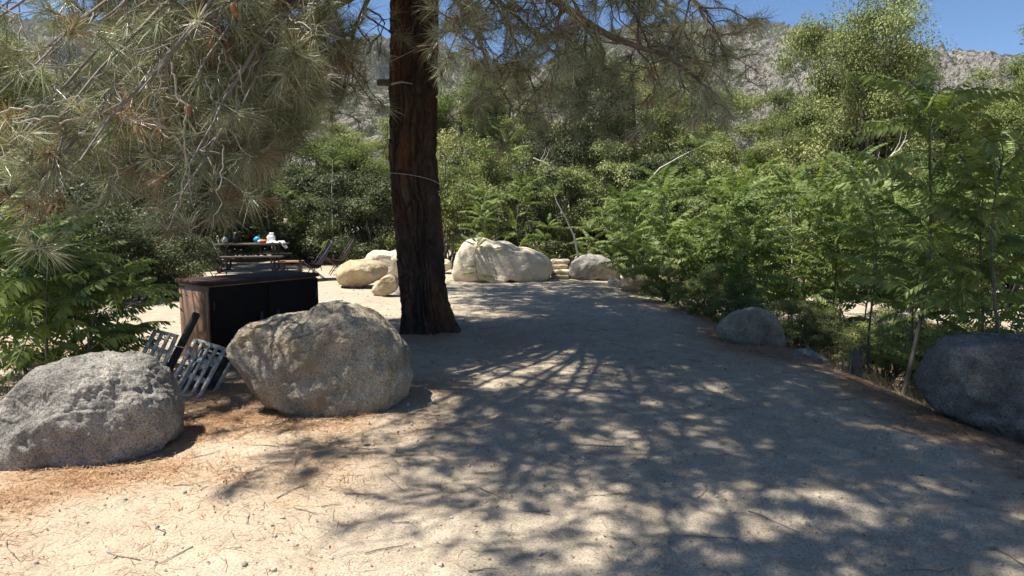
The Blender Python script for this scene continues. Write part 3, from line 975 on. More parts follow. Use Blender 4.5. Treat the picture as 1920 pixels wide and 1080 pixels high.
class Branch:
    def __init__(s, seed, prune=True):
        s.prune = prune
        s.rs = np.random.RandomState(seed)
        s.wood = MB()
        s.tp, s.ta, s.tl, s.td = [], [], [], []

    def keep(s, p):  # thins the crown by where each shadow would land
        """gaps shaped so that sun lands on chosen spots: fewer twigs and tufts there"""
        if not s.prune:
            return 1.0
        x, y = p[0] - SUN.x / SUN.z * (p[2] - 0.5), p[1] - SUN.y / SUN.z * (p[2] - 0.5)
        if ((x + 3.3) / 0.8) ** 2 + ((y - 6.9) / 0.6) ** 2 < 1:
            return 0.2
        if ((x + 1.55) / 0.95) ** 2 + ((y - 5.15) / 0.75) ** 2 < 1:
            return 0.3
        if ((x + 2.6) / 0.95) ** 2 + ((y - 4.3) / 0.7) ** 2 < 1:
            return 0.85
        if y > 8.3 and x > edge_x(y) - 0.1:
            return 0.2
        if y < 3.4 and x < -0.35:
            return 0.12
        if 2.9 < x < 5.2 and 6.2 < y <= 8.5:
            return 0.25
        if x > -0.5 and 6 < y < 11:
            return 0.9
        return 1.0

    def tuft(s, p, a, L=0.25, dead=0.0):
        if s.rs.rand() > s.keep(p):
            return
        s.tp.append(p)
        s.ta.append(a)
        s.tl.append(L)
        s.td.append(dead)

    def needles(s, n, w, seg=2):
        """needles of every tuft: thin tapering bent strips"""
        rs = s.rs
        Tn = len(s.tp)
        mb = MB()
        if not Tn:
            return mb
        P = np.repeat(np.array(s.tp), n, 0)
        A = np.repeat(unit(np.array(s.ta)), n, 0)
        L = np.repeat(np.array(s.tl), n) * rs.uniform(0.65, 1.1, Tn * n)
        D = np.repeat(np.array(s.td), n)
        K = Tn * n
        r = unit(rs.normal(size=(K, 3)))
        perp = unit(r - A * (r * A).sum(1, keepdims=True))
        phi = np.abs(rs.normal(0.75, 0.42, K))
        d = A * np.cos(phi)[:, None] + perp * np.sin(phi)[:, None]
        o_ = P - A * (rs.rand(K, 1) ** 1.5 * 0.11)
        g = np.array((0, 0, -1.0))
        droop = rs.uniform(0.03, 0.26, K)[:, None]
        mid = o_ + d * (L * 0.5)[:, None] + g * (L[:, None] * droop * 0.22)
        tip = o_ + d * (L * 0.97)[:, None] + g * (L[:, None] * droop)
        wv = unit(np.cross(d, rs.normal(size=(K, 3)))) * w * 0.5
        var = np.clip(rs.normal(0.36, 0.16, K) + np.repeat(rs.normal(0, 0.14, Tn), n), 0, 0.78)
        dd = rs.rand(K) < D
        var = np.where(dd, rs.uniform(0.84, 1.0, K), var)
        if seg == 2:
            V = np.stack([o_ - wv, o_ + wv, mid - wv, mid + wv, tip], 1).reshape(-1, 3)
            b5 = np.arange(K)[:, None] * 5
            mb.add(V, b5 + np.array([[0, 1, 3, 2]]), b5 + np.array([[2, 3, 4]]), np.repeat(var, 5))
        else:
            V = np.stack([o_ - wv, o_ + wv, tip], 1).reshape(-1, 3)
            b3 = np.arange(K)[:, None] * 3
            mb.add(V, None, b3 + np.array([[0, 1, 2]]), np.repeat(var, 3))
        return mb


def wander(rs, p, d, L, n, wob, grav, lift=0.0):
    """crooked twig path"""
    pts = [np.array(p, float)]
    d = unit(d)
    st_ = L / n
    for k in range(n):
        d = unit(d + rs.normal(0, wob, 3) + np.array((0, 0, -grav + lift * k / n)))
        pts.append(pts[-1] + d * st_)
    return np.array(pts), d


def limb(ctrl, r0, seed, nsub, sublen, ntw, twlen, needles, nw, seg=2, dead=0.05, t0=0.3, grav=0.10, bare=0.0, mat_w='limb', L=0.25, name='branch', tw=None, prune=True):
    """one limb of the pine: crooked main axis through ctrl, side twigs, tufts"""
    B = Branch(seed, prune)
    rs = B.rs
    ctrl = np.array(ctrl, float)
    # smooth the control polygon
    s = np.linspace(0, len(ctrl) - 1, 12 * (len(ctrl) - 1))
    path = np.stack([np.interp(s, np.arange(len(ctrl)), ctrl[:, k]) for k in range(3)], -1)
    for _ in range(6):
        path[1:-1] = (path[:-2] + 2 * path[1:-1] + path[2:]) / 4
    n = len(path)
    path += 0.05 * np.stack([fbm(path * 1.3 + seed + 11 * k, 2) for k in range(3)], -1) * np.linspace(0, 1, n)[:, None]
    rad = np.interp(np.linspace(0, 1, n), [0, 0.5, 1], [r0, r0 * 0.55, max(0.006, r0 * 0.14)])
    B.wood.tube(path, rad, 8)
    tot = np.linalg.norm(np.diff(path, axis=0), axis=1).sum()
    for k in range(nsub):
        t = t0 + (1 - t0) * (k + rs.rand()) / nsub
        idx = min(int(t * (n - 1)), n - 2)
        p = path[idx]
        ax_ = unit(path[idx + 1] - path[idx])
        if rs.rand() > B.keep(p) ** 0.7:
            continue
        sd = unit(rs.normal(size=3) * np.array((1, 1, 0.6)))
        d = unit(ax_ * 0.55 + sd + np.array((0, 0, -0.15)))
        Ls = sublen * (1.1 - 0.5 * t) * rs.uniform(0.55, 1.25)
        sp, sd2 = wander(rs, p, d, Ls, 9, 0.22, grav, 0.12)
        rs0 = min(rad[idx] * 0.6, 0.022)
        B.wood.tube(sp, np.linspace(rs0, 0.0045, 10), 5, m=1)
        if rs.rand() > bare:
            B.tuft(sp[-1], sd2, L, dead if rs.rand() < 0.8 else 0.9)
        for j in range(ntw):
            ti = rs.randint(3, 10)
            a0 = unit(sp[min(ti, 9)] - sp[ti - 1])
            d3 = unit(a0 * 0.6 + rs.normal(size=3) * 0.7)
            tp, td = wander(rs, sp[ti], d3, twlen * rs.uniform(0.4, 1.2), 6, 0.28, grav * 0.8, 0.25)
            B.wood.tube(tp, np.linspace(0.0065, 0.0035, 7), 4, m=1)
            if rs.rand() > bare:
                B.tuft(tp[-1], td, L * rs.uniform(0.75, 1.1), dead if rs.rand() < 0.85 else 0.85)
                if rs.rand() < 0.5:
                    B.tuft(tp[4], unit(tp[4] - tp[3]), L * 0.9, dead)
    wo = B.wood.build(name, [M[mat_w], M[tw or mat_w]], pine, smooth=True, loc=-POFF)
    if not B.tp:
        return B
    nm = B.needles(needles, nw, seg)
    no = nm.build('needles', M['needle'], wo)
    no['kind'] = 'stuff'
    return B


def tr_at(z):
    a_, b_ = tcx(z)
    return np.array((float(a_), float(b_), z + tz0))


M['limb_pale'] = m_simple('pale_pine_limb', (0.20, 0.175, 0.15), 0.85, var=0.4, nscale=24, bumps=0.3)
# sunlit foliage hanging at the left: limbs reach left and towards the camera
left = [((60, 120), 4.4, 5.2), ((150, 300), 4.4, 5.0), ((265, 170), 4.7, 5.4), ((345, 320), 4.9, 5.0), ((455, 190), 5.5, 5.3), ((560, 160), 6.5, 5.1),
        ((20, 260), 5.0, 5.6), ((190, 40), 5.2, 5.8), ((400, 60), 5.8, 5.6), ((90, 370), 5.2, 5.3), ((260, 300), 5.6, 4.9), ((440, 290), 6.0, 5.0),
        ((-60, 80), 4.3, 6.0), ((320, 400), 5.2, 4.6), ((20, 390), 4.8, 5.0), ((200, 360), 5.5, 4.8), ((520, 250), 6.7, 4.9), ((330, 200), 5.2, 5.4), ((110, 220), 4.9, 5.4),
        ((150, 60), 7.0, 6.0), ((50, 150), 7.0, 5.6), ((-20, 40), 6.4, 6.2), ((250, 110), 7.4, 6.0), ((140, 240), 7.4, 5.4), ((-60, 220), 6.6, 5.6), ((380, 250), 7.4, 5.2),
        ((200, 150), 6.6, 5.8), ((300, 90), 6.9, 6.0), ((330, 260), 6.7, 5.2), ((430, 110), 7.0, 5.6), ((250, 340), 6.6, 4.9), ((480, 230), 7.2, 5.2), ((90, 300), 6.6, 5.2), ((420, 330), 7.0, 4.8), ((120, 400), 6.4, 4.8), ((-30, 330), 6.0, 5.2), ((340, 410), 6.3, 4.6)]
for k, ((px, py), Y, z0) in enumerate(left):
    e = at(px, py, Y)
    s = tr_at(z0)
    m1 = s * 0.55 + e * 0.45 + np.array((0, 0, 0.55))
    m2 = s * 0.22 + e * 0.78 + np.array((0, 0, 0.42))
    limb([s, m1, m2, e], 0.04, 100 + k, 10, 0.7, 3, 0.32, 46, 0.0044, 2, 0.06, t0=0.58, grav=0.09, mat_w='limb_pale', L=0.27 if Y < 6 else 0.31, tw='twig' if k % 3 == 0 else 'limb_pale')
# bare crooked twigs that show pale in front of the needles
for pts, Y, r_ in (([(325, 115), (330, 170), (350, 205), (343, 250), (352, 300), (345, 340), (330, 395), (318, 430)], 4.1, 0.010), ([(352, 300), (356, 350), (362, 395)], 4.1, 0.006),
                   ([(420, 270), (418, 320), (405, 355), (410, 385), (400, 430)], 4.6, 0.007), ([(-20, 216), (30, 204), (70, 196), (120, 190), (165, 184)], 3.7, 0.009), ([(30, 232), (75, 226), (110, 218), (155, 192)], 3.8, 0.008),
                   ([(110, 236), (150, 224), (180, 206), (206, 192)], 3.9, 0.007), ([(145, 250), (170, 246), (190, 228), (205, 198)], 3.8, 0.008), ([(305, 120), (296, 165), (288, 200), (292, 240), (286, 285)], 4.2, 0.008),
                   ([(262, 20), (250, 45), (228, 70)], 4.2, 0.008), ([(100, 160), (108, 175), (125, 190)], 3.8, 0.007), ([(390, 150), (395, 185), (420, 195)], 4.4, 0.006), ([(232, 218), (260, 226), (300, 222), (345, 214)], 4.2, 0.006),
                   ([(215, 300), (222, 330), (212, 350)], 4.0, 0.006), ([(372, 230), (385, 240), (380, 290)], 4.3, 0.006), ([(450, 120), (456, 170), (470, 200)], 4.9, 0.006)):
    pp = np.array([at(*p, Y) for p in pts])
    s_ = np.linspace(0, len(pp) - 1, 5 * len(pp))
    pp = np.stack([np.interp(s_, np.arange(len(pp)), pp[:, c]) for c in range(3)], -1)
    pp += 0.035 * np.stack([fbm(pp * 9 + 31 * c + Y, 3) for c in range(3)], -1)
    part('twig', M['twig'], pine, lambda mb: mb.tube(pp - POFF, np.linspace(r_ * 0.72, r_ * 0.22, len(pp)), 5), True)
# shaded limbs that hang in front of the sky, centre and right
mid = [([(940, -60, 7.8), (1030, -5, 7.5), (1140, 66, 7.3), (1250, 100, 7.2), (1330, 175, 7.0)], 4.7, 0.075, 16),
       ([(1000, -120, 7.6), (1180, -60, 7.3), (1300, 0, 7.1), (1350, 90, 6.9)], 5.4, 0.06, 20),
       ([(900, -30, 8.0), (1000, 60, 7.9), (1090, 160, 7.8)], 4.6, 0.045, 13),
       ([(860, 0, 8.2), (900, 90, 8.0), (960, 210, 7.8)], 4.5, 0.04, 12),
       ([(700, -20, 8.0), (660, 60, 7.6), (640, 170, 7.2)], 4.6, 0.045, 13),
       ([(690, -40, 7.4), (590, -10, 6.9), (520, 35, 6.6), (440, 60, 6.4)], 5.0, 0.07, 12),
       ([(1080, -120, 9.6), (1200, -20, 10.0), (1290, 100, 10.2)], 5.6, 0.05, 14),
       ([(860, -80, 7.0), (880, -20, 6.5), (900, 60, 6.2)], 5.2, 0.04, 11),
       ([(880, -60, 8.6), (960, 60, 8.6), (1010, 190, 8.4)], 5.0, 0.04, 14),
       ([(960, -120, 9.0), (1090, 20, 9.0), (1160, 220, 8.8)], 5.4, 0.04, 16),
       ([(1040, -140, 8.0), (1180, 0, 7.8), (1240, 160, 7.6)], 5.6, 0.04, 16),
       ([(900, -120, 7.2), (1000, -40, 6.8), (1070, 90, 6.6)], 5.4, 0.04, 12),
       ([(1100, -100, 8.6), (1260, 10, 8.4), (1345, 190, 8.2)], 5.8, 0.04, 18)]
for k, (pts, z0, r0, ns) in enumerate(mid):
    ctrl = [tr_at(z0)] + [at(*p) for p in pts]
    limb(ctrl, r0, 200 + k, ns, 0.8, 3, 0.34, 40, 0.0034, 2, 0.08, t0=0.42, grav=0.10, prune=False)
# upper crown, above the frame: it throws the dappled shade
ga = 2.4
for k in range(64):
    f_ = k / 63
    z = 5.3 + 9.4 * f_ ** 1.1
    ga += 2.399 + rng.normal(0, 0.3)
    d = np.array((math.cos(ga), math.sin(ga), 0))
    reach = 4.9 - 2.6 * max(0.0, -d[0]) - 0.9 * max(0.0, d[0])
    if d[0] < -0.1 and d[1] < 0.2:
        reach = 2.1
    if d[1] > 0.0:
        reach = 1.7 if z > 7 else 3.0
    Lb = reach * (1 - 0.62 * f_ ** 1.4) * rng.uniform(0.8, 1.08)
    s = tr_at(z)
    ctrl = [s, s + d * Lb * 0.35 + np.array((0, 0, 0.45)), s + d * Lb * 0.7 + np.array((0, 0, 0.45)), s + d * Lb + np.array((0, 0, -0.1))]
    limb(ctrl, 0.06 * (1.15 - 0.7 * f_), 300 + k, 20, 0.95, 7, 0.42, 40, 0.0044, 1, 0.05, t0=0.25, grav=0.04, L=0.27)
# wide low boughs over the path, above the frame
for k in range(33):
    az_ = R((-99 + 84 * ((k + 0.5) / 22) ** 1.15 if k < 22 else 88 + 46 * (k - 21.5) / 11) + rng.uniform(-4, 4))
    d = np.array((math.cos(az_), math.sin(az_), 0))
    z = 4.6 + 2.3 * ((k * 0.618) % 1) if k < 22 else rng.uniform(5.6, 7.2)
    Lb = 4.9 + 3.5 * ((k * 0.755 + 0.3) % 1) if k < 22 else rng.uniform(5.2, 7.4)
    zt = max(z + 0.1, 0.3 + CAMZ + 0.34 * (8.7 + d[1] * Lb) + 0.25)
    s = tr_at(z)
    ctrl = [s, s + d * Lb * 0.35 + np.array((0, 0, (zt - z) * 0.5 + 0.5)), s + d * Lb * 0.7 + np.array((0, 0, (zt - z) * 0.9 + 0.5)), s + d * Lb + np.array((0, 0, zt - z + 0.2))]
    limb(ctrl, 0.038, 400 + k, 30, 1.15, 8, 0.5, 50, 0.0052, 1, 0.05, t0=0.2, grav=0.0, L=0.27)
for k in range(5):  # extra unseen boughs added to shade the foreground
    az_, z, Lb = R(-96 + 6.0 * k), 5.0 + 0.35 * k, 7.6 - 0.15 * k
    d = np.array((math.cos(az_), math.sin(az_), 0))
    s = tr_at(z)
    ctrl = [s, s + d * Lb * 0.35 + np.array((0, 0, 0.6)), s + d * Lb * 0.7 + np.array((0, 0, 0.7)), s + d * Lb + np.array((0, 0, 0.3))]
    limb(ctrl, 0.038, 480 + k, 26, 1.1, 8, 0.5, 46, 0.0052, 1, 0.05, t0=0.55, grav=0.0, L=0.27)
# boughs added above the frame to shade the left saplings and nearby ground
for k in range(19):
    if k < 14:
        az_, z, Lb, ns = R(176 + 3.4 * k + rng.uniform(-2, 2)), rng.uniform(4.8, 6.2), rng.uniform(3.8, 5.2) + 0.09 * k, 44
    else:
        az_, z, Lb, ns = R(-102 - 4.5 * (k - 14) + rng.uniform(-1, 1)), rng.uniform(4.5, 5.2), rng.uniform(5.0, 5.7), 17
    d = np.array((math.cos(az_), math.sin(az_), 0))
    s = tr_at(z)
    ctrl = [s, s + d * Lb * 0.35 + np.array((0, 0, 0.6)), s + d * Lb * 0.7 + np.array((0, 0, 0.5)), s + d * Lb + np.array((0, 0, 0.1))]
    limb(ctrl, 0.05, 450 + k, ns, 0.9, 8, 0.42, 38, 0.0044, 1, 0.05, t0=0.1 if k < 14 else 0.62, grav=0.0, L=0.27)
# cones
for px, py, Y in ((437, 14, 5.0), (442, 22, 5.05), (352, 206, 4.15)):
    c_ = at(px, py, Y) - POFF
    V, T = ICO[3]
    lay = 1 + 0.16 * np.sin(V[:, 2] * 16 + np.arctan2(V[:, 1], V[:, 0]) * 5)
    part('cone', M['cone'], pine, lambda mb: mb.add(V * lay[:, None] * np.array((0.02, 0.02, 0.034)) + c_, None, T))

# ------------------------------------------------------------------ tree-of-heaven saplings: feather leaves
def feather(seed):
    """one compound leaf along +X, unit length, arching down; leaflets in pairs"""
    rs = np.random.RandomState(seed)
    mb = MB()
    npair = 13 + seed % 3
    u = np.linspace(0, 1, 14)
    arch = rs.uniform(0.35, 0.75)
    bend = rs.uniform(-0.12, 0.12)
    path = np.stack([u * (1 - 0.12 * arch), bend * u ** 2, 0.25 * u - arch * u ** 2.0], -1)
    mb.tube(path, np.linspace(0.008, 0.003, 14), 4, var=0.75)
    pos = lambda t: np.array([np.interp(t, u, path[:, k]) for k in range(3)])
    for k in range(npair * 2 + 1):
        if k == npair * 2:
            t, sd = 1.0, 0
        else:
            t, sd = 0.2 + 0.78 * (k // 2) / npair, (1 if k % 2 else -1)
        p = pos(t)
        tg = unit(pos(min(1, t + 0.03)) - pos(t - 0.03))
        ln = (0.19 - 0.095 * t ** 2 - 0.04 * (t < 0.28)) * rs.uniform(0.85, 1.12)
        lat = unit(np.cross(np.array((0, 0, 1.0)), tg))
        d = tg if sd == 0 else unit(lat * sd + tg * (0.25 + 0.35 * t) + np.array((0, 0, rs.uniform(-1.0, -0.25))))
        up = unit(np.cross(d, np.cross(np.array((0, 0, 1.0)) + rs.normal(0, 0.22, 3), d)))
        wd = unit(np.cross(up, d)) * ln * 0.18
        sag = -up * ln * 0.16
        v = [p, p + d * ln * 0.38 + wd + up * 0.012, p + d * ln * 0.4, p + d * ln * 0.38 - wd + up * 0.012, p + d * ln * 0.75 + sag * 0.5 + wd * 0.62, p + d * ln * 0.75 + sag * 0.55, p + d * ln * 0.75 + sag * 0.5 - wd * 0.62, p + d * ln + sag]
        mb.add(v, [(1, 4, 5, 2), (2, 5, 6, 3)], [(0, 1, 2), (0, 2, 3), (4, 7, 5), (5, 7, 6)], np.clip(rs.normal(0.45, 0.16), 0, 1))
    return mb.mesh('leaf', M['heaven'])


FEATH = [feather(k) for k in range(8)]
NLEAF = [0]


def sapling(px, Y, h, seed, label, nleaf=22, lo=0.15, Ls=0.62, lean=(0, 0), stem='stem', group='tree-of-heaven saplings', r=0.014, top=8, base_z=None, path=None, cat='sapling'):
    rs = np.random.RandomState(seed)
    p = at(px, 400, Y)
    z = Hs(p[0], p[1]) if base_z is None else base_z
    o = empty('sapling', (p[0], p[1], z - 0.03), label, cat, group)
    if path is None:
        n = 9
        u = np.linspace(0, 1, n)
        pt_ = np.stack([lean[0] * u ** 1.5 + 0.06 * h * np.sin(u * 4 + seed), lean[1] * u ** 1.5 + 0.05 * h * np.sin(u * 3 + seed * 2), u * h], -1)
        pt_ -= pt_[0]
    else:
        pt_ = np.array(path, float)
        n = len(pt_)
        u = np.linspace(0, 1, n)
    mb = MB()
    mb.tube(pt_, np.linspace(r, r * 0.35, n), 6)
    mb.build('stem', M[stem], o, smooth=True)
    az = rs.rand() * 6.28
    for k in range(nleaf):
        f_ = 1.0 - 0.012 * k if k < top else lo + (0.94 - lo) * rs.rand() ** 0.8
        az += 2.4 + rs.normal(0, 0.3)
        q = [np.interp(f_, u, pt_[:, i]) for i in range(3)]
        me = FEATH[rs.randint(8)]
        l = bpy.data.objects.new('leaf', me)
        COL.objects.link(l)
        l.parent = o
        l.location = q
        el = rs.uniform(0.3, 1.15) if k < top else rs.uniform(0.0, 0.95)
        l.rotation_euler = Euler((rs.normal(0, 0.65), -el, az), 'XYZ')
        s = Ls * rs.uniform(0.65, 1.15) * (1.0 if k >= top else 0.85)
        l.scale = (s, s, s)
        NLEAF[0] += 1
    return o


TH_LABEL = 'bright green middle-height feather-leaved sapling in the dense thicket right of the path'
TG = 'saplings of the thicket right of the path'
rs = np.random.RandomState(77)
# thicket along the right side of the path (base px, distance, height)
thick = [(1150, 16.2, 1.5), (1180, 15.0, 1.9), (1215, 14.2, 2.0), (1250, 13.2, 2.1), (1235, 15.8, 2.6), (1290, 12.4, 2.2), (1305, 13.8, 2.7), (1340, 11.7, 2.1),
         (1365, 13.0, 2.6), (1390, 11.2, 2.0), (1410, 12.2, 2.5), (1440, 10.9, 2.0), (1455, 13.4, 2.9), (1490, 11.6, 2.3), (1515, 11.6, 2.2), (1525, 12.6, 2.7),
         (1560, 11.2, 2.2), (1590, 11.4, 2.3), (1600, 12.4, 2.7), (1640, 10.8, 2.4), (1675, 10.4, 2.3), (1690, 11.8, 2.8), (1730, 10.2, 2.5), (1770, 11.4, 2.9),
         (1800, 9.2, 2.2), (1830, 10.6, 2.8), (1880, 9.6, 2.6), (1910, 11.2, 3.0), (1330, 15.4, 3.0), (1420, 15.2, 3.1), (1650, 13.8, 3.3), (1270, 11.9, 1.3), (1365, 10.6, 1.3), (1200, 13.4, 1.2), (1310, 11.3, 1.1)]
for k, (px, Y, h) in enumerate(thick):
    lab_ = TH_LABEL if 1.6 < h < 2.65 else ('short feather-leaved sapling at the low front edge of the thicket beside the sandy path' if h <= 1.6 else 'taller feather-leaved sapling standing at the back of the thicket right of the path')
    sapling(px, Y, h * rs.uniform(0.95, 1.05), 500 + k, lab_, nleaf=34, lo=0.03, Ls=0.82, lean=rs.normal(0, 0.25, 2), group=TG)
# named individuals
sapling(1650, 7.3, 2.0, 601, 'slim sapling rising beside the dark stump at the path edge', nleaf=26, lo=0.4, Ls=0.58, lean=(-0.35, 0.2), r=0.016)
sapling(1690, 7.6, 1.5, 602, 'short leafy sapling right of the dark stump', nleaf=26, lo=0.05, Ls=0.5, lean=(0.2, 0.1))
sapling(1715, 6.5, 2.95, 603, 'tall dark-leaved sapling standing highest at right against the sky', nleaf=44, lo=0.3, Ls=0.95, lean=(0.3, 0.1), r=0.024, top=14)
sapling(1850, 6.3, 2.3, 604, 'leafy sapling growing behind the dark charcoal boulder', nleaf=51, lo=0.05, Ls=0.66, lean=(0.1, 0.1), r=0.018)
sapling(1915, 5.9, 2.6, 605, 'sapling with pale sunlit feather leaves at the right edge of the photo', nleaf=32, lo=0.2, Ls=0.8, lean=(0.1, 0.0), r=0.02, top=10)
sapling(1770, 6.9, 1.5, 606, 'low dark sapling just left of the dark charcoal boulder', nleaf=42, lo=0.05, Ls=0.55, lean=(-0.1, 0.1))
sapling(1960, 7.0, 2.9, 607, 'tall sapling partly cut off by the right edge behind the pale-leaved one', nleaf=45, lo=0.2, Ls=0.8, lean=(-0.1, 0), r=0.02)
# behind the white boulder
sapling(930, 17.4, 2.1, 611, 'bushy feather-leaved sapling right behind the long white boulder', nleaf=30, lo=0.1, Ls=0.72, lean=(-0.1, 0))
sapling(985, 17.6, 2.4, 612, 'taller feather-leaved sapling behind the middle of the white boulder', nleaf=30, lo=0.15, Ls=0.72)
sapling(1020, 17.2, 1.3, 613, 'low feather-leaved sapling behind the right end of the white boulder', nleaf=24, lo=0.05, Ls=0.6)
sapling(890, 17.2, 1.6, 614, 'sapling with spreading leaves over the left end of the white boulder', nleaf=22, lo=0.3, Ls=0.7)
sapling(1100, 17.4, 1.2, 615, 'low leafy sapling behind the grey domed boulder', nleaf=26, lo=0.05, Ls=0.62)
sapling(1140, 17.8, 1.7, 616, 'leafy sapling right of the grey domed boulder', nleaf=26, lo=0.05, Ls=0.66)
sapling(980, 20.0, 3.8, 617, 'tall sapling with a rosette of leaves above the shrubs behind the white boulder', nleaf=16, lo=0.8, Ls=0.8)
sapling(898, 15.0, 0.95, 618, 'spindly greyish seedling growing in front of the long white boulder', nleaf=16, lo=0.15, Ls=0.38, r=0.008, top=6)
# bare pale stems with leafy tops
q = lambda pts, Y: [at(a_, b_, Y) - at(*pts[0], Y) for a_, b_ in pts]
sapling(1088, 16.6, 2, 621, 'leaning sapling with a pale curved bare stem right of the white boulder', nleaf=9, lo=0.96, Ls=0.5, stem='palestem', r=0.032, path=q([(1088, 480), (1084, 430), (1078, 400), (1062, 365), (1045, 335), (1040, 318)], 16.6))
sapling(1190, 15.2, 2, 622, 'tall sapling with a thick pale bare stem bending right above the thicket', nleaf=12, lo=0.9, Ls=0.75, stem='palestem', r=0.024, path=q([(1190, 480), (1192, 380), (1203, 330), (1216, 285), (1240, 258), (1290, 230), (1330, 212)], 15.2))
sapling(1494, 13.0, 2, 623, 'sapling with a straight pale stem and flat leaf rosette above the thicket', nleaf=14, lo=0.93, Ls=0.75, stem='palestem', r=0.022, path=q([(1494, 520), (1495, 400), (1494, 320), (1490, 262)], 13.0))
sapling(1585, 13.6, 2, 624, 'sapling with a wide crown of leaves in the middle of the thicket top', nleaf=18, lo=0.9, Ls=0.75, r=0.02, path=q([(1585, 520), (1590, 400), (1585, 330), (1590, 290)], 13.6))
sapling(622, 20.5, 2, 625, 'thin pale sapling at the back left of the pine trunk', nleaf=8, lo=0.8, Ls=0.55, stem='palestem', r=0.022, path=q([(625, 470), (624, 400), (622, 330), (624, 270)], 20.5))
# left foreground
sapling(150, 5.7, 1.1, 631, 'dark leafy sapling behind the rounded grey boulder', nleaf=40, lo=0.05, Ls=0.66, lean=(0.1, 0.1), r=0.018)
sapling(75, 5.6, 1.2, 632, 'sapling with sunlit drooping feather leaves at the left edge', nleaf=36, lo=0.25, Ls=0.95, lean=(-0.1, 0.1), r=0.018)
sapling(-40, 6.0, 1.3, 633, 'sapling partly cut off by the left edge behind the grey boulder', nleaf=40, lo=0.1, Ls=0.9, lean=(0.1, 0.1), r=0.018)
sapling(25, 6.5, 1.45, 636, 'dense dark sapling at the left edge under the pine needles', nleaf=46, lo=0.1, Ls=0.85, lean=(0.0, 0.0), r=0.018)
sapling(205, 6.3, 0.9, 637, 'short dark sapling reaching towards the toppled grill', nleaf=34, lo=0.05, Ls=0.62, lean=(0.05, 0.1))
sapling(110, 6.4, 1.35, 635, 'sapling standing behind the two left-edge saplings', nleaf=34, lo=0.1, Ls=0.72, lean=(0.0, 0.0))
# far left, behind the picnic table
for k, (px, Y, h, lb) in enumerate([(480, 21.5, 2.0, 'bright feather-leaved sapling behind the picnic table'), (540, 21.0, 2.2, 'bright sapling behind the low wooden bench'), (590, 21.8, 2.0, 'feather-leaved sapling behind the black sling chair'),
                                    (420, 22.0, 2.3, 'sapling behind the silver pot end of the picnic table'), (600, 18.8, 0.7, 'small fern-like seedling beside the camp chairs'), (360, 22.5, 2.4, 'sapling behind the pale low rock at left')]):
    sapling(px, Y, h, 640 + k, lb, nleaf=26 if h > 1 else 9, lo=0.1, Ls=0.68 if h > 1 else 0.4)


# ------------------------------------------------------------------ shrubs and trees of the background
def crown(seed, rx, ry, rz, zc, nclump, nleaf, ls, csize=(0.16, 0.32), hollow=0.45, matname='shrub_olive', airy=0.0):
    """foliage of one plant: uneven clumps of small leaves through the crown's volume, stems that reach the clumps"""
    rs = np.random.RandomState(seed)
    d = unit(rs.normal(size=(nclump * 3, 3)))
    d = d[d[:, 2] > -0.75][:nclump]
    n = len(d)
    lump = 1 + 0.38 * fbm(d * 1.5 + seed * 2.7, 3)
    rad = (hollow + (1 - hollow) * rs.rand(n) ** 0.55) * lump
    C = d * rad[:, None] * np.array((rx, ry, rz)) + np.array((0, 0, zc))
    C[:, 2] = np.maximum(C[:, 2], 0.12)
    cs = rs.uniform(csize[0], csize[1], n) * min(rx, rz) * 1.25
    dens = rs.uniform(1 - airy, 1 + airy, n)
    w = cs ** 2 * dens
    idx = rs.choice(n, nleaf, p=w / w.sum())
    ld = unit(rs.normal(size=(nleaf, 3)))
    ld[:, 2] = np.abs(ld[:, 2]) * np.where(rs.rand(nleaf) < 0.72, 1, -1)
    lr = rs.rand(nleaf) ** 0.5
    stretch = 1 + 0.5 * fbm(ld * 2.2 + C[idx] * 1.9, 2)
    P = C[idx] + ld * (lr * cs[idx] * stretch)[:, None] * np.array((1.1, 1.1, 0.8))
    P[:, 2] = np.maximum(P[:, 2], 0.03)
    out = unit(ld * 0.7 + np.array((0, 0, 0.55)) + rs.normal(0, 0.55, (nleaf, 3)))
    a_ = unit(np.cross(out, rs.normal(size=(nleaf, 3))))
    b_ = np.cross(out, a_)
    s = ls * rs.uniform(0.6, 1.3, nleaf)
    a_ = a_ * s[:, None]
    b_ = b_ * (s * 0.42)[:, None]
    f_ = out * (s * 0.14)[:, None]
    V = np.stack([P - a_, P + b_ + f_, P + a_, P - b_ + f_], 1).reshape(-1, 3)
    var = np.clip(rs.normal(0.45, 0.17, nleaf) + rs.normal(0, 0.16, n)[idx], 0, 1)
    mb = MB()
    mb.add(V, np.arange(nleaf * 4).reshape(-1, 4), None, np.repeat(var, 4))
    wd = MB()
    ns = max(3, int(n * 0.4))
    for k in range(ns):
        e = C[k]
        b0 = np.array((rs.normal(0, 0.1 * rx), rs.normal(0, 0.1 * ry), -0.1))
        m_ = b0 * 0.4 + e * 0.6 + np.array((0, 0, 0.15 * rz)) + rs.normal(0, 0.08 * rx, 3)
        uu = np.linspace(0, 1, 7)[:, None]
        pth = (1 - uu) ** 2 * b0 + 2 * uu * (1 - uu) * m_ + uu ** 2 * e + 0.03 * rx * rs.normal(size=(7, 3)) * (uu > 0) * (uu < 1)
        wd.tube(pth, np.linspace(0.03, 0.008, 7) * (0.5 + rz / 3), 5)
    return mb.mesh('crown', M[matname]), wd


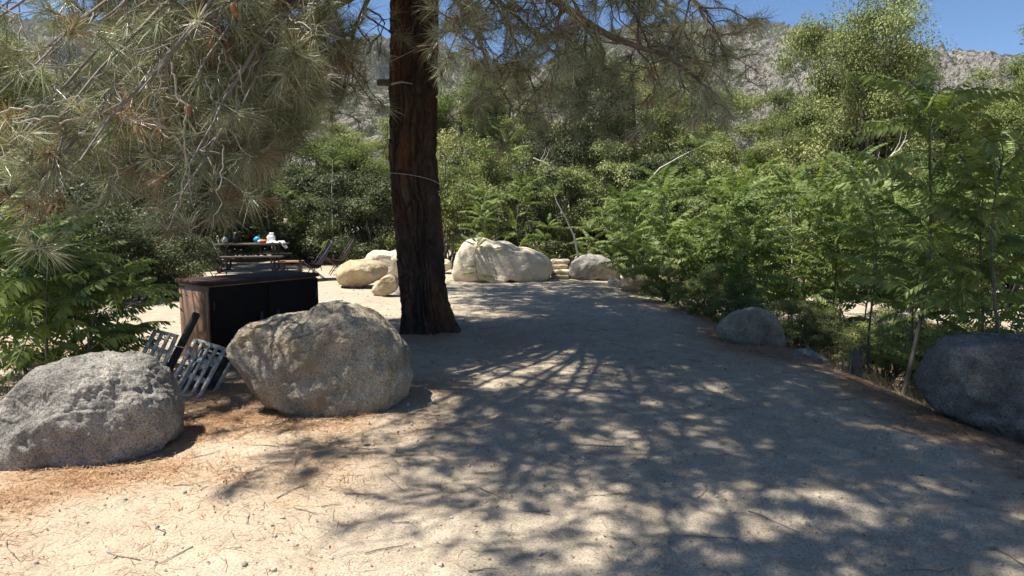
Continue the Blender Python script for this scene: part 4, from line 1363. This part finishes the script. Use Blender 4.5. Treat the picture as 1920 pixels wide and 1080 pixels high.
SHRUB = []
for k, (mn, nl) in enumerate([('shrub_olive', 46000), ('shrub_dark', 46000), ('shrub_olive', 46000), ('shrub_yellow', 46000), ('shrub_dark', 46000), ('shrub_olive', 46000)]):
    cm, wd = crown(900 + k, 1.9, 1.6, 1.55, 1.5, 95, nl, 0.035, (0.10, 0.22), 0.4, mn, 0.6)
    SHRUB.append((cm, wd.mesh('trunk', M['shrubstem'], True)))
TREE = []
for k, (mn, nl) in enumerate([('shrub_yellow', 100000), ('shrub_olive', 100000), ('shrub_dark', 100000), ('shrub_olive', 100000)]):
    cm, wd = crown(950 + k, 2.35, 2.2, 2.85, 3.35, 100, nl, 0.036, (0.11, 0.24), 0.25, mn, 0.7)
    rs = np.random.RandomState(k)
    wd.tube([(0, 0, -0.3), (0.05, 0, 0.8), (0.02, 0.1, 2.2), (0.15, 0.05, 3.8), (0.1, 0, 5.2)], [0.2, 0.16, 0.13, 0.08, 0.03], 8)
    TREE.append((cm, wd.mesh('trunk', M['shrubstem'], True)))


def plant(px, Y, sx, sz, kind, idx, rz, label, group, cat='shrub', zoff=0.0):
    p = at(px, 400, Y)
    src = (SHRUB if kind == 's' else TREE)[idx]
    o = empty('shrub' if cat == 'shrub' else 'tree', (p[0], p[1], Hs(p[0], p[1]) + zoff), label, cat, group, R(rz))
    o.scale = (sx, sx, sz)
    for nm, me in zip(('crown', 'trunk'), src):
        c = bpy.data.objects.new(nm, me)
        COL.objects.link(c)
        c.parent = o
    return o


G1 = 'shrubs closing the back of the clearing'
shr = [  # px, Y, sx, sz, idx, rz, label
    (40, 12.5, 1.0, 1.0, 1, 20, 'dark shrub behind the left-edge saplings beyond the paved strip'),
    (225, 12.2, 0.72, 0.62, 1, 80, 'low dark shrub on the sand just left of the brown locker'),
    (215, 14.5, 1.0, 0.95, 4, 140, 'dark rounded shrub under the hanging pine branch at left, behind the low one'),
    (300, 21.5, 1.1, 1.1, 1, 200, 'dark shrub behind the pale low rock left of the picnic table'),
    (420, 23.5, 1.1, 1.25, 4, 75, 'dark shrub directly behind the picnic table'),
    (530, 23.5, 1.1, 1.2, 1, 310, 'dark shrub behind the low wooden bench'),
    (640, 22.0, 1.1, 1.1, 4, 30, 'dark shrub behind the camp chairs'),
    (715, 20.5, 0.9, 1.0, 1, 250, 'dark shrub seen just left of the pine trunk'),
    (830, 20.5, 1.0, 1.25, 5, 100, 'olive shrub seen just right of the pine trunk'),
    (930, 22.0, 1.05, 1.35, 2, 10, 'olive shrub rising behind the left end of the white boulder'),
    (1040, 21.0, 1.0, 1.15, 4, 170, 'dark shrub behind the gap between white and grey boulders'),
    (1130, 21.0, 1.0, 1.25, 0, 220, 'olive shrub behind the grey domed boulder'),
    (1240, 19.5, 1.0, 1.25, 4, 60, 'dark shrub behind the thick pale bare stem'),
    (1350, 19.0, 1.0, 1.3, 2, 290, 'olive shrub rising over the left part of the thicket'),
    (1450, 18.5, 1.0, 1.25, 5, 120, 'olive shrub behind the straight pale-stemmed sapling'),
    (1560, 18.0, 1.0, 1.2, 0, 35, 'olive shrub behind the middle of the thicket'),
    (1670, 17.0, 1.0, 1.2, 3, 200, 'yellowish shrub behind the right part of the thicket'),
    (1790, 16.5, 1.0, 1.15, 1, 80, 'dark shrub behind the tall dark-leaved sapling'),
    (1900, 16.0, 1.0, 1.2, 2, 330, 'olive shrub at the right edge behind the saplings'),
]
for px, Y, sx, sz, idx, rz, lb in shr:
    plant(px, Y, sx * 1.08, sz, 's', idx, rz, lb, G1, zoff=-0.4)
G2 = 'trees rising behind the shrubs'
trs = [
    (1625, 27.5, 1.1, 1.32, 2, 130, 'dark full-crowned tree standing right behind the tallest tree'),
    (1845, 26, 0.95, 1.02, 3, 70, 'olive tree under the open sky gap right of the tallest tree'),
    (345, 19.6, 0.85, 0.85, 2, 200, 'dark tree shading the left end of the picnic table'),  # added to throw shade over the table area
    (250, 27, 1.2, 1.28, 2, 30, 'dark tree behind the hanging pine branch at left'),
    (-40, 22, 1.2, 1.34, 1, 60, 'olive tree at the left edge behind the pine branch'),
    (480, 29, 1.2, 1.28, 1, 160, 'olive tree behind the picnic table shrubs'),
    (600, 28, 1.05, 0.86, 0, 250, 'yellow-green tree left of the pine trunk behind the dark shrubs'),
    (690, 31, 1.1, 0.88, 3, 90, 'olive tree half hidden by the pine trunk on its left'),
    (860, 30, 1.1, 1.22, 0, 10, 'yellow-green tree just right of the pine trunk'),
    (960, 31, 1.1, 1.28, 1, 210, 'olive tree above the white boulder'),
    (1080, 29, 1.0, 1.47, 2, 120, 'dark-trunked tree in the middle under the hanging pine limbs'),
    (1180, 30, 1.1, 1.34, 3, 300, 'olive tree right of the dark-trunked tree'),
    (1290, 31, 1.1, 1.34, 1, 75, 'olive tree under the tip of the long pine limb'),
    (1400, 28, 1.0, 0.85, 3, 20, 'low olive tree below the bare mountain slope'),
    (1475, 27, 0.75, 1.19, 0, 145, 'narrow yellow-green tree at the left side of the tallest tree'),
    (1600, 26, 1.15, 1.81, 1, 250, 'tallest tree at right with an open crown reaching the top of the photo'),
    (1700, 27, 1.0, 1.12, 0, 40, 'yellow-green tree leaning on the right side of the tallest tree'),
    (1790, 30, 1.0, 1.03, 3, 190, 'lower olive tree behind the tall dark-leaved sapling'),
    (1920, 24, 1.15, 1.30, 0, 100, 'yellow-green tree at the upper right edge'),
    (2060, 22, 1.2, 1.19, 1, 10, 'olive tree beyond the right edge saplings'),
]
for px, Y, sx, sz, idx, rz, lb in trs:
    plant(px, Y, sx, sz, 't', idx, rz, lb, G2, 'tree')

G3 = 'twiggy bushes at the foot of the thicket'
for px, Y, sc_, idx, lb in ((1262, 11.7, 0.34, 1, 'small olive twiggy bush at the foot of the thicket where the path bends'), (1335, 10.6, 0.34, 4, 'small olive bush behind the half buried boulder'), (1400, 10.0, 0.32, 1, 'olive bush just above the half buried boulder'),
                             (1500, 9.0, 0.32, 0, 'olive bush in the dry grass right of the half buried boulder'), (1570, 8.8, 0.3, 4, 'olive bush in dry grass behind the dead stalks'), (1800, 7.6, 0.42, 1, 'olive bush behind the top of the charcoal boulder'), (1680, 7.9, 0.36, 4, 'olive bush right of the stump')):
    plant(px, Y, sc_ * 0.9, sc_ * 0.75, 's', {1: 0, 4: 5, 0: 2}[idx], Y * 77, lb, G3)

# far wood on the rise behind: reads as one mass
cm = MB()
rs = np.random.RandomState(3)
nf = 60000
X = rs.uniform(-75, 85, nf)
Y = rs.uniform(38, 110, nf)
hh = 2.2 + 2.4 * (0.5 + fbm(np.stack([X / 6, Y / 6, X * 0], -1), 3))
u = rs.rand(nf) ** 0.45
P = np.stack([X, Y, H(X, Y) + hh * u], -1)
out = unit(np.array((0, -0.3, 0.6)) + rs.normal(0, 0.6, (nf, 3)))
a_ = unit(np.cross(out, rs.normal(size=(nf, 3))))
b_ = np.cross(out, a_)
s = 0.2 * rs.uniform(0.6, 1.4, nf)[:, None]
V = np.stack([P - a_ * s, P + b_ * s * 0.5, P + a_ * s, P - b_ * s * 0.5], 1).reshape(-1, 3)
cm.add(V, np.arange(nf * 4).reshape(-1, 4), None, np.repeat(np.clip(rs.normal(0.5, 0.22, nf), 0, 1), 4))
tag(cm.build('distant_woods', M['shrub_olive']), 'far-off olive woods on the rise behind the clearing', 'woods', kind='stuff')

# dead twiggy branches in the thicket top
for k, (pts, Y, lb) in enumerate([([(1655, 305), (1680, 285), (1702, 262)], 13.2, 'bare dead branch poking up above the thicket at right'), ([(1590, 312), (1625, 322), (1660, 318)], 13.0, 'bare pale branch lying across the thicket top'),
                                  ([(1000, 296), (1015, 302), (1030, 310)], 18.5, 'short bare pale branch above the white boulder saplings')]):
    p0 = at(*pts[0], Y)
    ob = empty('dead_branch', p0, lb, 'branch')
    pp = np.array([at(*p, Y) - p0 for p in pts])
    s_ = np.linspace(0, len(pp) - 1, 9)
    pp = np.stack([np.interp(s_, np.arange(len(pp)), pp[:, c]) for c in range(3)], -1) + 0.015 * rs.normal(size=(9, 3))
    part('stem', M['palestem'], ob, lambda mb: mb.tube(pp, np.linspace(0.02, 0.007, 9), 5), True)
    for j in (3, 5):
        part('twig', M['palestem'], ob, lambda mb: mb.tube([pp[j], pp[j] + np.array((0.12, 0.03, 0.2)), pp[j] + np.array((0.16, 0.05, 0.38))], [0.008, 0.006, 0.003], 4), True)

# ------------------------------------------------------------------ small things on the ground
rs = np.random.RandomState(9)


def ground_scatter(n, x0, x1, y0, y1, dens):
    X = rs.uniform(x0, x1, n * 4)
    Y = rs.uniform(y0, y1, n * 4)
    k = rs.rand(n * 4) < dens(X, Y)
    return X[k][:n], Y[k][:n]


def micro(X, Y):
    p = np.stack([X, Y, X * 0], -1)
    return H(X, Y) + sstep(26, 6, np.hypot(X, Y)) * (0.016 * fbm(p * 2.7, 3) + 0.011 * np.abs(fbm(p * 7, 2)) + 0.0035 * perlin(p * 26))


# fallen needles
X, Y = ground_scatter(90000, -4.5, 4.6, 2.2, 11, lambda x, y: litter(x, y) ** 1.7 + 0.008)
n = len(X)
Z = micro(X, Y) + rs.uniform(0.002, 0.02, n)
az = rs.rand(n) * 6.283
L = rs.uniform(0.015, 0.065, n)
d = np.stack([np.cos(az) * L, np.sin(az) * L, rs.normal(0, 0.008, n)], -1)
w = np.stack([-np.sin(az), np.cos(az), rs.normal(0, 0.3, n)], -1) * 0.0013
P = np.stack([X, Y, Z], -1)
md = w * rs.normal(0, 6, n)[:, None]
mb = MB()
V = np.stack([P - d - w, P - d + w, P + md + w, P + md - w, P + d + w * 0.5, P + d - w * 0.5], 1).reshape(-1, 3)
b6 = np.arange(n)[:, None] * 6
mb.add(V, np.concatenate([b6 + np.array([[0, 1, 2, 3]]), b6 + np.array([[3, 2, 4, 5]])]), None, np.repeat(np.clip(rs.normal(0.5, 0.25, n), 0, 1), 6))
tag(mb.build('needle_litter', M['dead_needle']), 'orange-brown fallen pine needles scattered on the sand', 'litter', kind='stuff')
# pebbles
X, Y = ground_scatter(4200, -5, 4.5, 2.2, 15, lambda x, y: 0.35 + 0.65 * litter(x, y))
n = len(X)
V2, T2 = ICO[2]
sz = 0.0035 + 0.012 * rs.rand(n) ** 5
Vs = V2[None] * sz[:, None, None] * rs.uniform(0.6, 1.3, (n, 1, 3)) * (1 + 0.2 * rs.normal(size=(n, len(V2), 1)))
Vs = Vs + np.stack([X, Y, micro(X, Y) + sz * 0.3], -1)[:, None, :]
mb = MB()
mb.add(Vs.reshape(-1, 3), None, (T2[None] + (np.arange(n) * len(V2))[:, None, None]).reshape(-1, 3))
tag(mb.build('pebbles', M['pebble']), 'small grey-tan pebbles strewn over the sand', 'pebbles', kind='stuff')
# fallen twigs
mb = MB()
X, Y = ground_scatter(260, -4.2, 4, 2.4, 10, lambda x, y: 0.25 + 0.7 * litter(x, y))
for x, y in zip(X, Y):
    a0 = rs.rand() * 6.28
    L = rs.uniform(0.06, 0.28)
    u = np.linspace(-0.5, 0.5, 5)
    px_ = x + u * L * math.cos(a0) + rs.normal(0, 0.006, 5)
    py_ = y + u * L * math.sin(a0) + rs.normal(0, 0.006, 5)
    mb.tube(np.stack([px_, py_, micro(px_, py_) + 0.006], -1), np.linspace(0.0035, 0.0015, 5), 4)
tag(mb.build('fallen_twigs', M['limb_pale'], smooth=True), 'thin grey twigs fallen on the sand', 'twigs', kind='stuff')
# dry leaf crumbs
X, Y = ground_scatter(6000, -4.5, 4.5, 2.2, 12, lambda x, y: 0.2 + 0.8 * litter(x, y))
n = len(X)
P = np.stack([X, Y, micro(X, Y) + 0.006], -1)
a_ = unit(rs.normal(size=(n, 3)) * np.array((1, 1, 0.3)))
b_ = unit(np.cross(unit(np.array((0, 0, 1)) + rs.normal(0, 0.4, (n, 3))), a_))
s = rs.uniform(0.004, 0.014, n)[:, None]
mb = MB()
mb.add(np.stack([P - a_ * s, P + b_ * s * 0.5 + np.array((0, 0, 0.004)), P + a_ * s, P - b_ * s * 0.5], 1).reshape(-1, 3), np.arange(n * 4).reshape(-1, 4), None, np.repeat(rs.rand(n) * 0.5, 4))
tag(mb.build('dry_leaves', M['dead_needle']), 'brown leaf crumbs scattered on the sand', 'leaf litter', kind='stuff')
# dry grass beyond the right edge and at far left
mb = MB()


def blades(X, Y, h0, h1, spread, w, lo, hi):
    n = len(X)
    P = np.stack([X, Y, H(X, Y) - 0.01], -1)
    L = rs.uniform(h0, h1, n)
    d = unit(np.stack([rs.normal(0, spread, n), rs.normal(0, spread, n), np.ones(n)], -1))
    az = rs.rand(n) * 6.28
    wv = np.stack([np.cos(az), np.sin(az), az * 0], -1) * w
    tip = P + d * L[:, None] + np.stack([d[:, 0] * L * 0.5, d[:, 1] * L * 0.5, -0.15 * L], -1)
    mid = P + d * (L * 0.55)[:, None]
    V = np.stack([P - wv, P + wv, mid + wv * 0.8, mid - wv * 0.8, tip], 1).reshape(-1, 3)
    b5 = np.arange(n)[:, None] * 5
    return V, b5 + np.array([[0, 1, 2, 3]]), b5 + np.array([[3, 2, 4]]), np.repeat(rs.uniform(lo, hi, n), 5)


X, Y = ground_scatter(16000, 3.0, 9, 5.2, 13, lambda x, y: sstep(0.15, 0.8, x - edge_x(y)) * (0.25 + 0.75 * (fbm(np.stack([x, y, x * 0], -1) * 1.4, 3) > -0.05)))
mb.add(*blades(X, Y, 0.06, 0.32, 0.6, 0.0022, 0, 1))
X, Y = ground_scatter(5000, -6.5, -3.2, 5.2, 8, lambda x, y: 0.6 * (fbm(np.stack([x, y, x * 0], -1) * 1.2, 3) > 0.0))
mb.add(*blades(X, Y, 0.05, 0.3, 0.6, 0.002, 0, 1))
tag(mb.build('dry_grass', M['grass']), 'straw-coloured dry grass and weeds beyond the path edge', 'grass', kind='stuff')
# stump and upright stakes
p = at(1607, 690, 6.9)
ob = empty('tree_stump', (p[0], p[1], Hs(p[0], p[1]) - 0.03), 'small dark broken stump at the right edge of the path', 'stump')
mb = MB()
a_ = np.linspace(0, 6.283, 14, endpoint=False)
rings = [(0, 0.075), (0.08, 0.055), (0.2, 0.05), (0.3, 0.045)]
V = np.concatenate([np.stack([np.cos(a_) * r_ * (1 + 0.12 * np.sin(3 * a_)), np.sin(a_) * r_, np.full(14, z_) + (0.05 * np.sin(2 * a_ + 1) if z_ > 0.25 else 0)], -1) for z_, r_ in rings] + [np.array([[0, 0, 0.25]])])
i = (np.arange(3)[:, None] * 14 + np.arange(14)[None, :])
j = (np.arange(3)[:, None] * 14 + (np.arange(14)[None, :] + 1) % 14)
mb.add(V, np.stack([i, j, j + 14, i + 14], -1).reshape(-1, 4), [(42 + k, 42 + (k + 1) % 14, 56) for k in range(14)])
mb.build('stump_wood', M['limb'], ob)
for px, hh_, lb in ((1578, 0.16, 'short dead stalk left of the dark stump'), (1590, 0.3, 'taller dead stalk beside the dark stump')):
    p = at(px, 690, 6.95)
    mb = MB()
    mb.tube([(0, 0, -0.05), (0.01, 0, hh_ * 0.5), (0.005, 0.01, hh_)], [0.008, 0.007, 0.004], 5)
    tag(mb.build('dead_stalk', M['limb_pale'], smooth=True, loc=(p[0], p[1], Hs(p[0], p[1]))), lb, 'stalk')
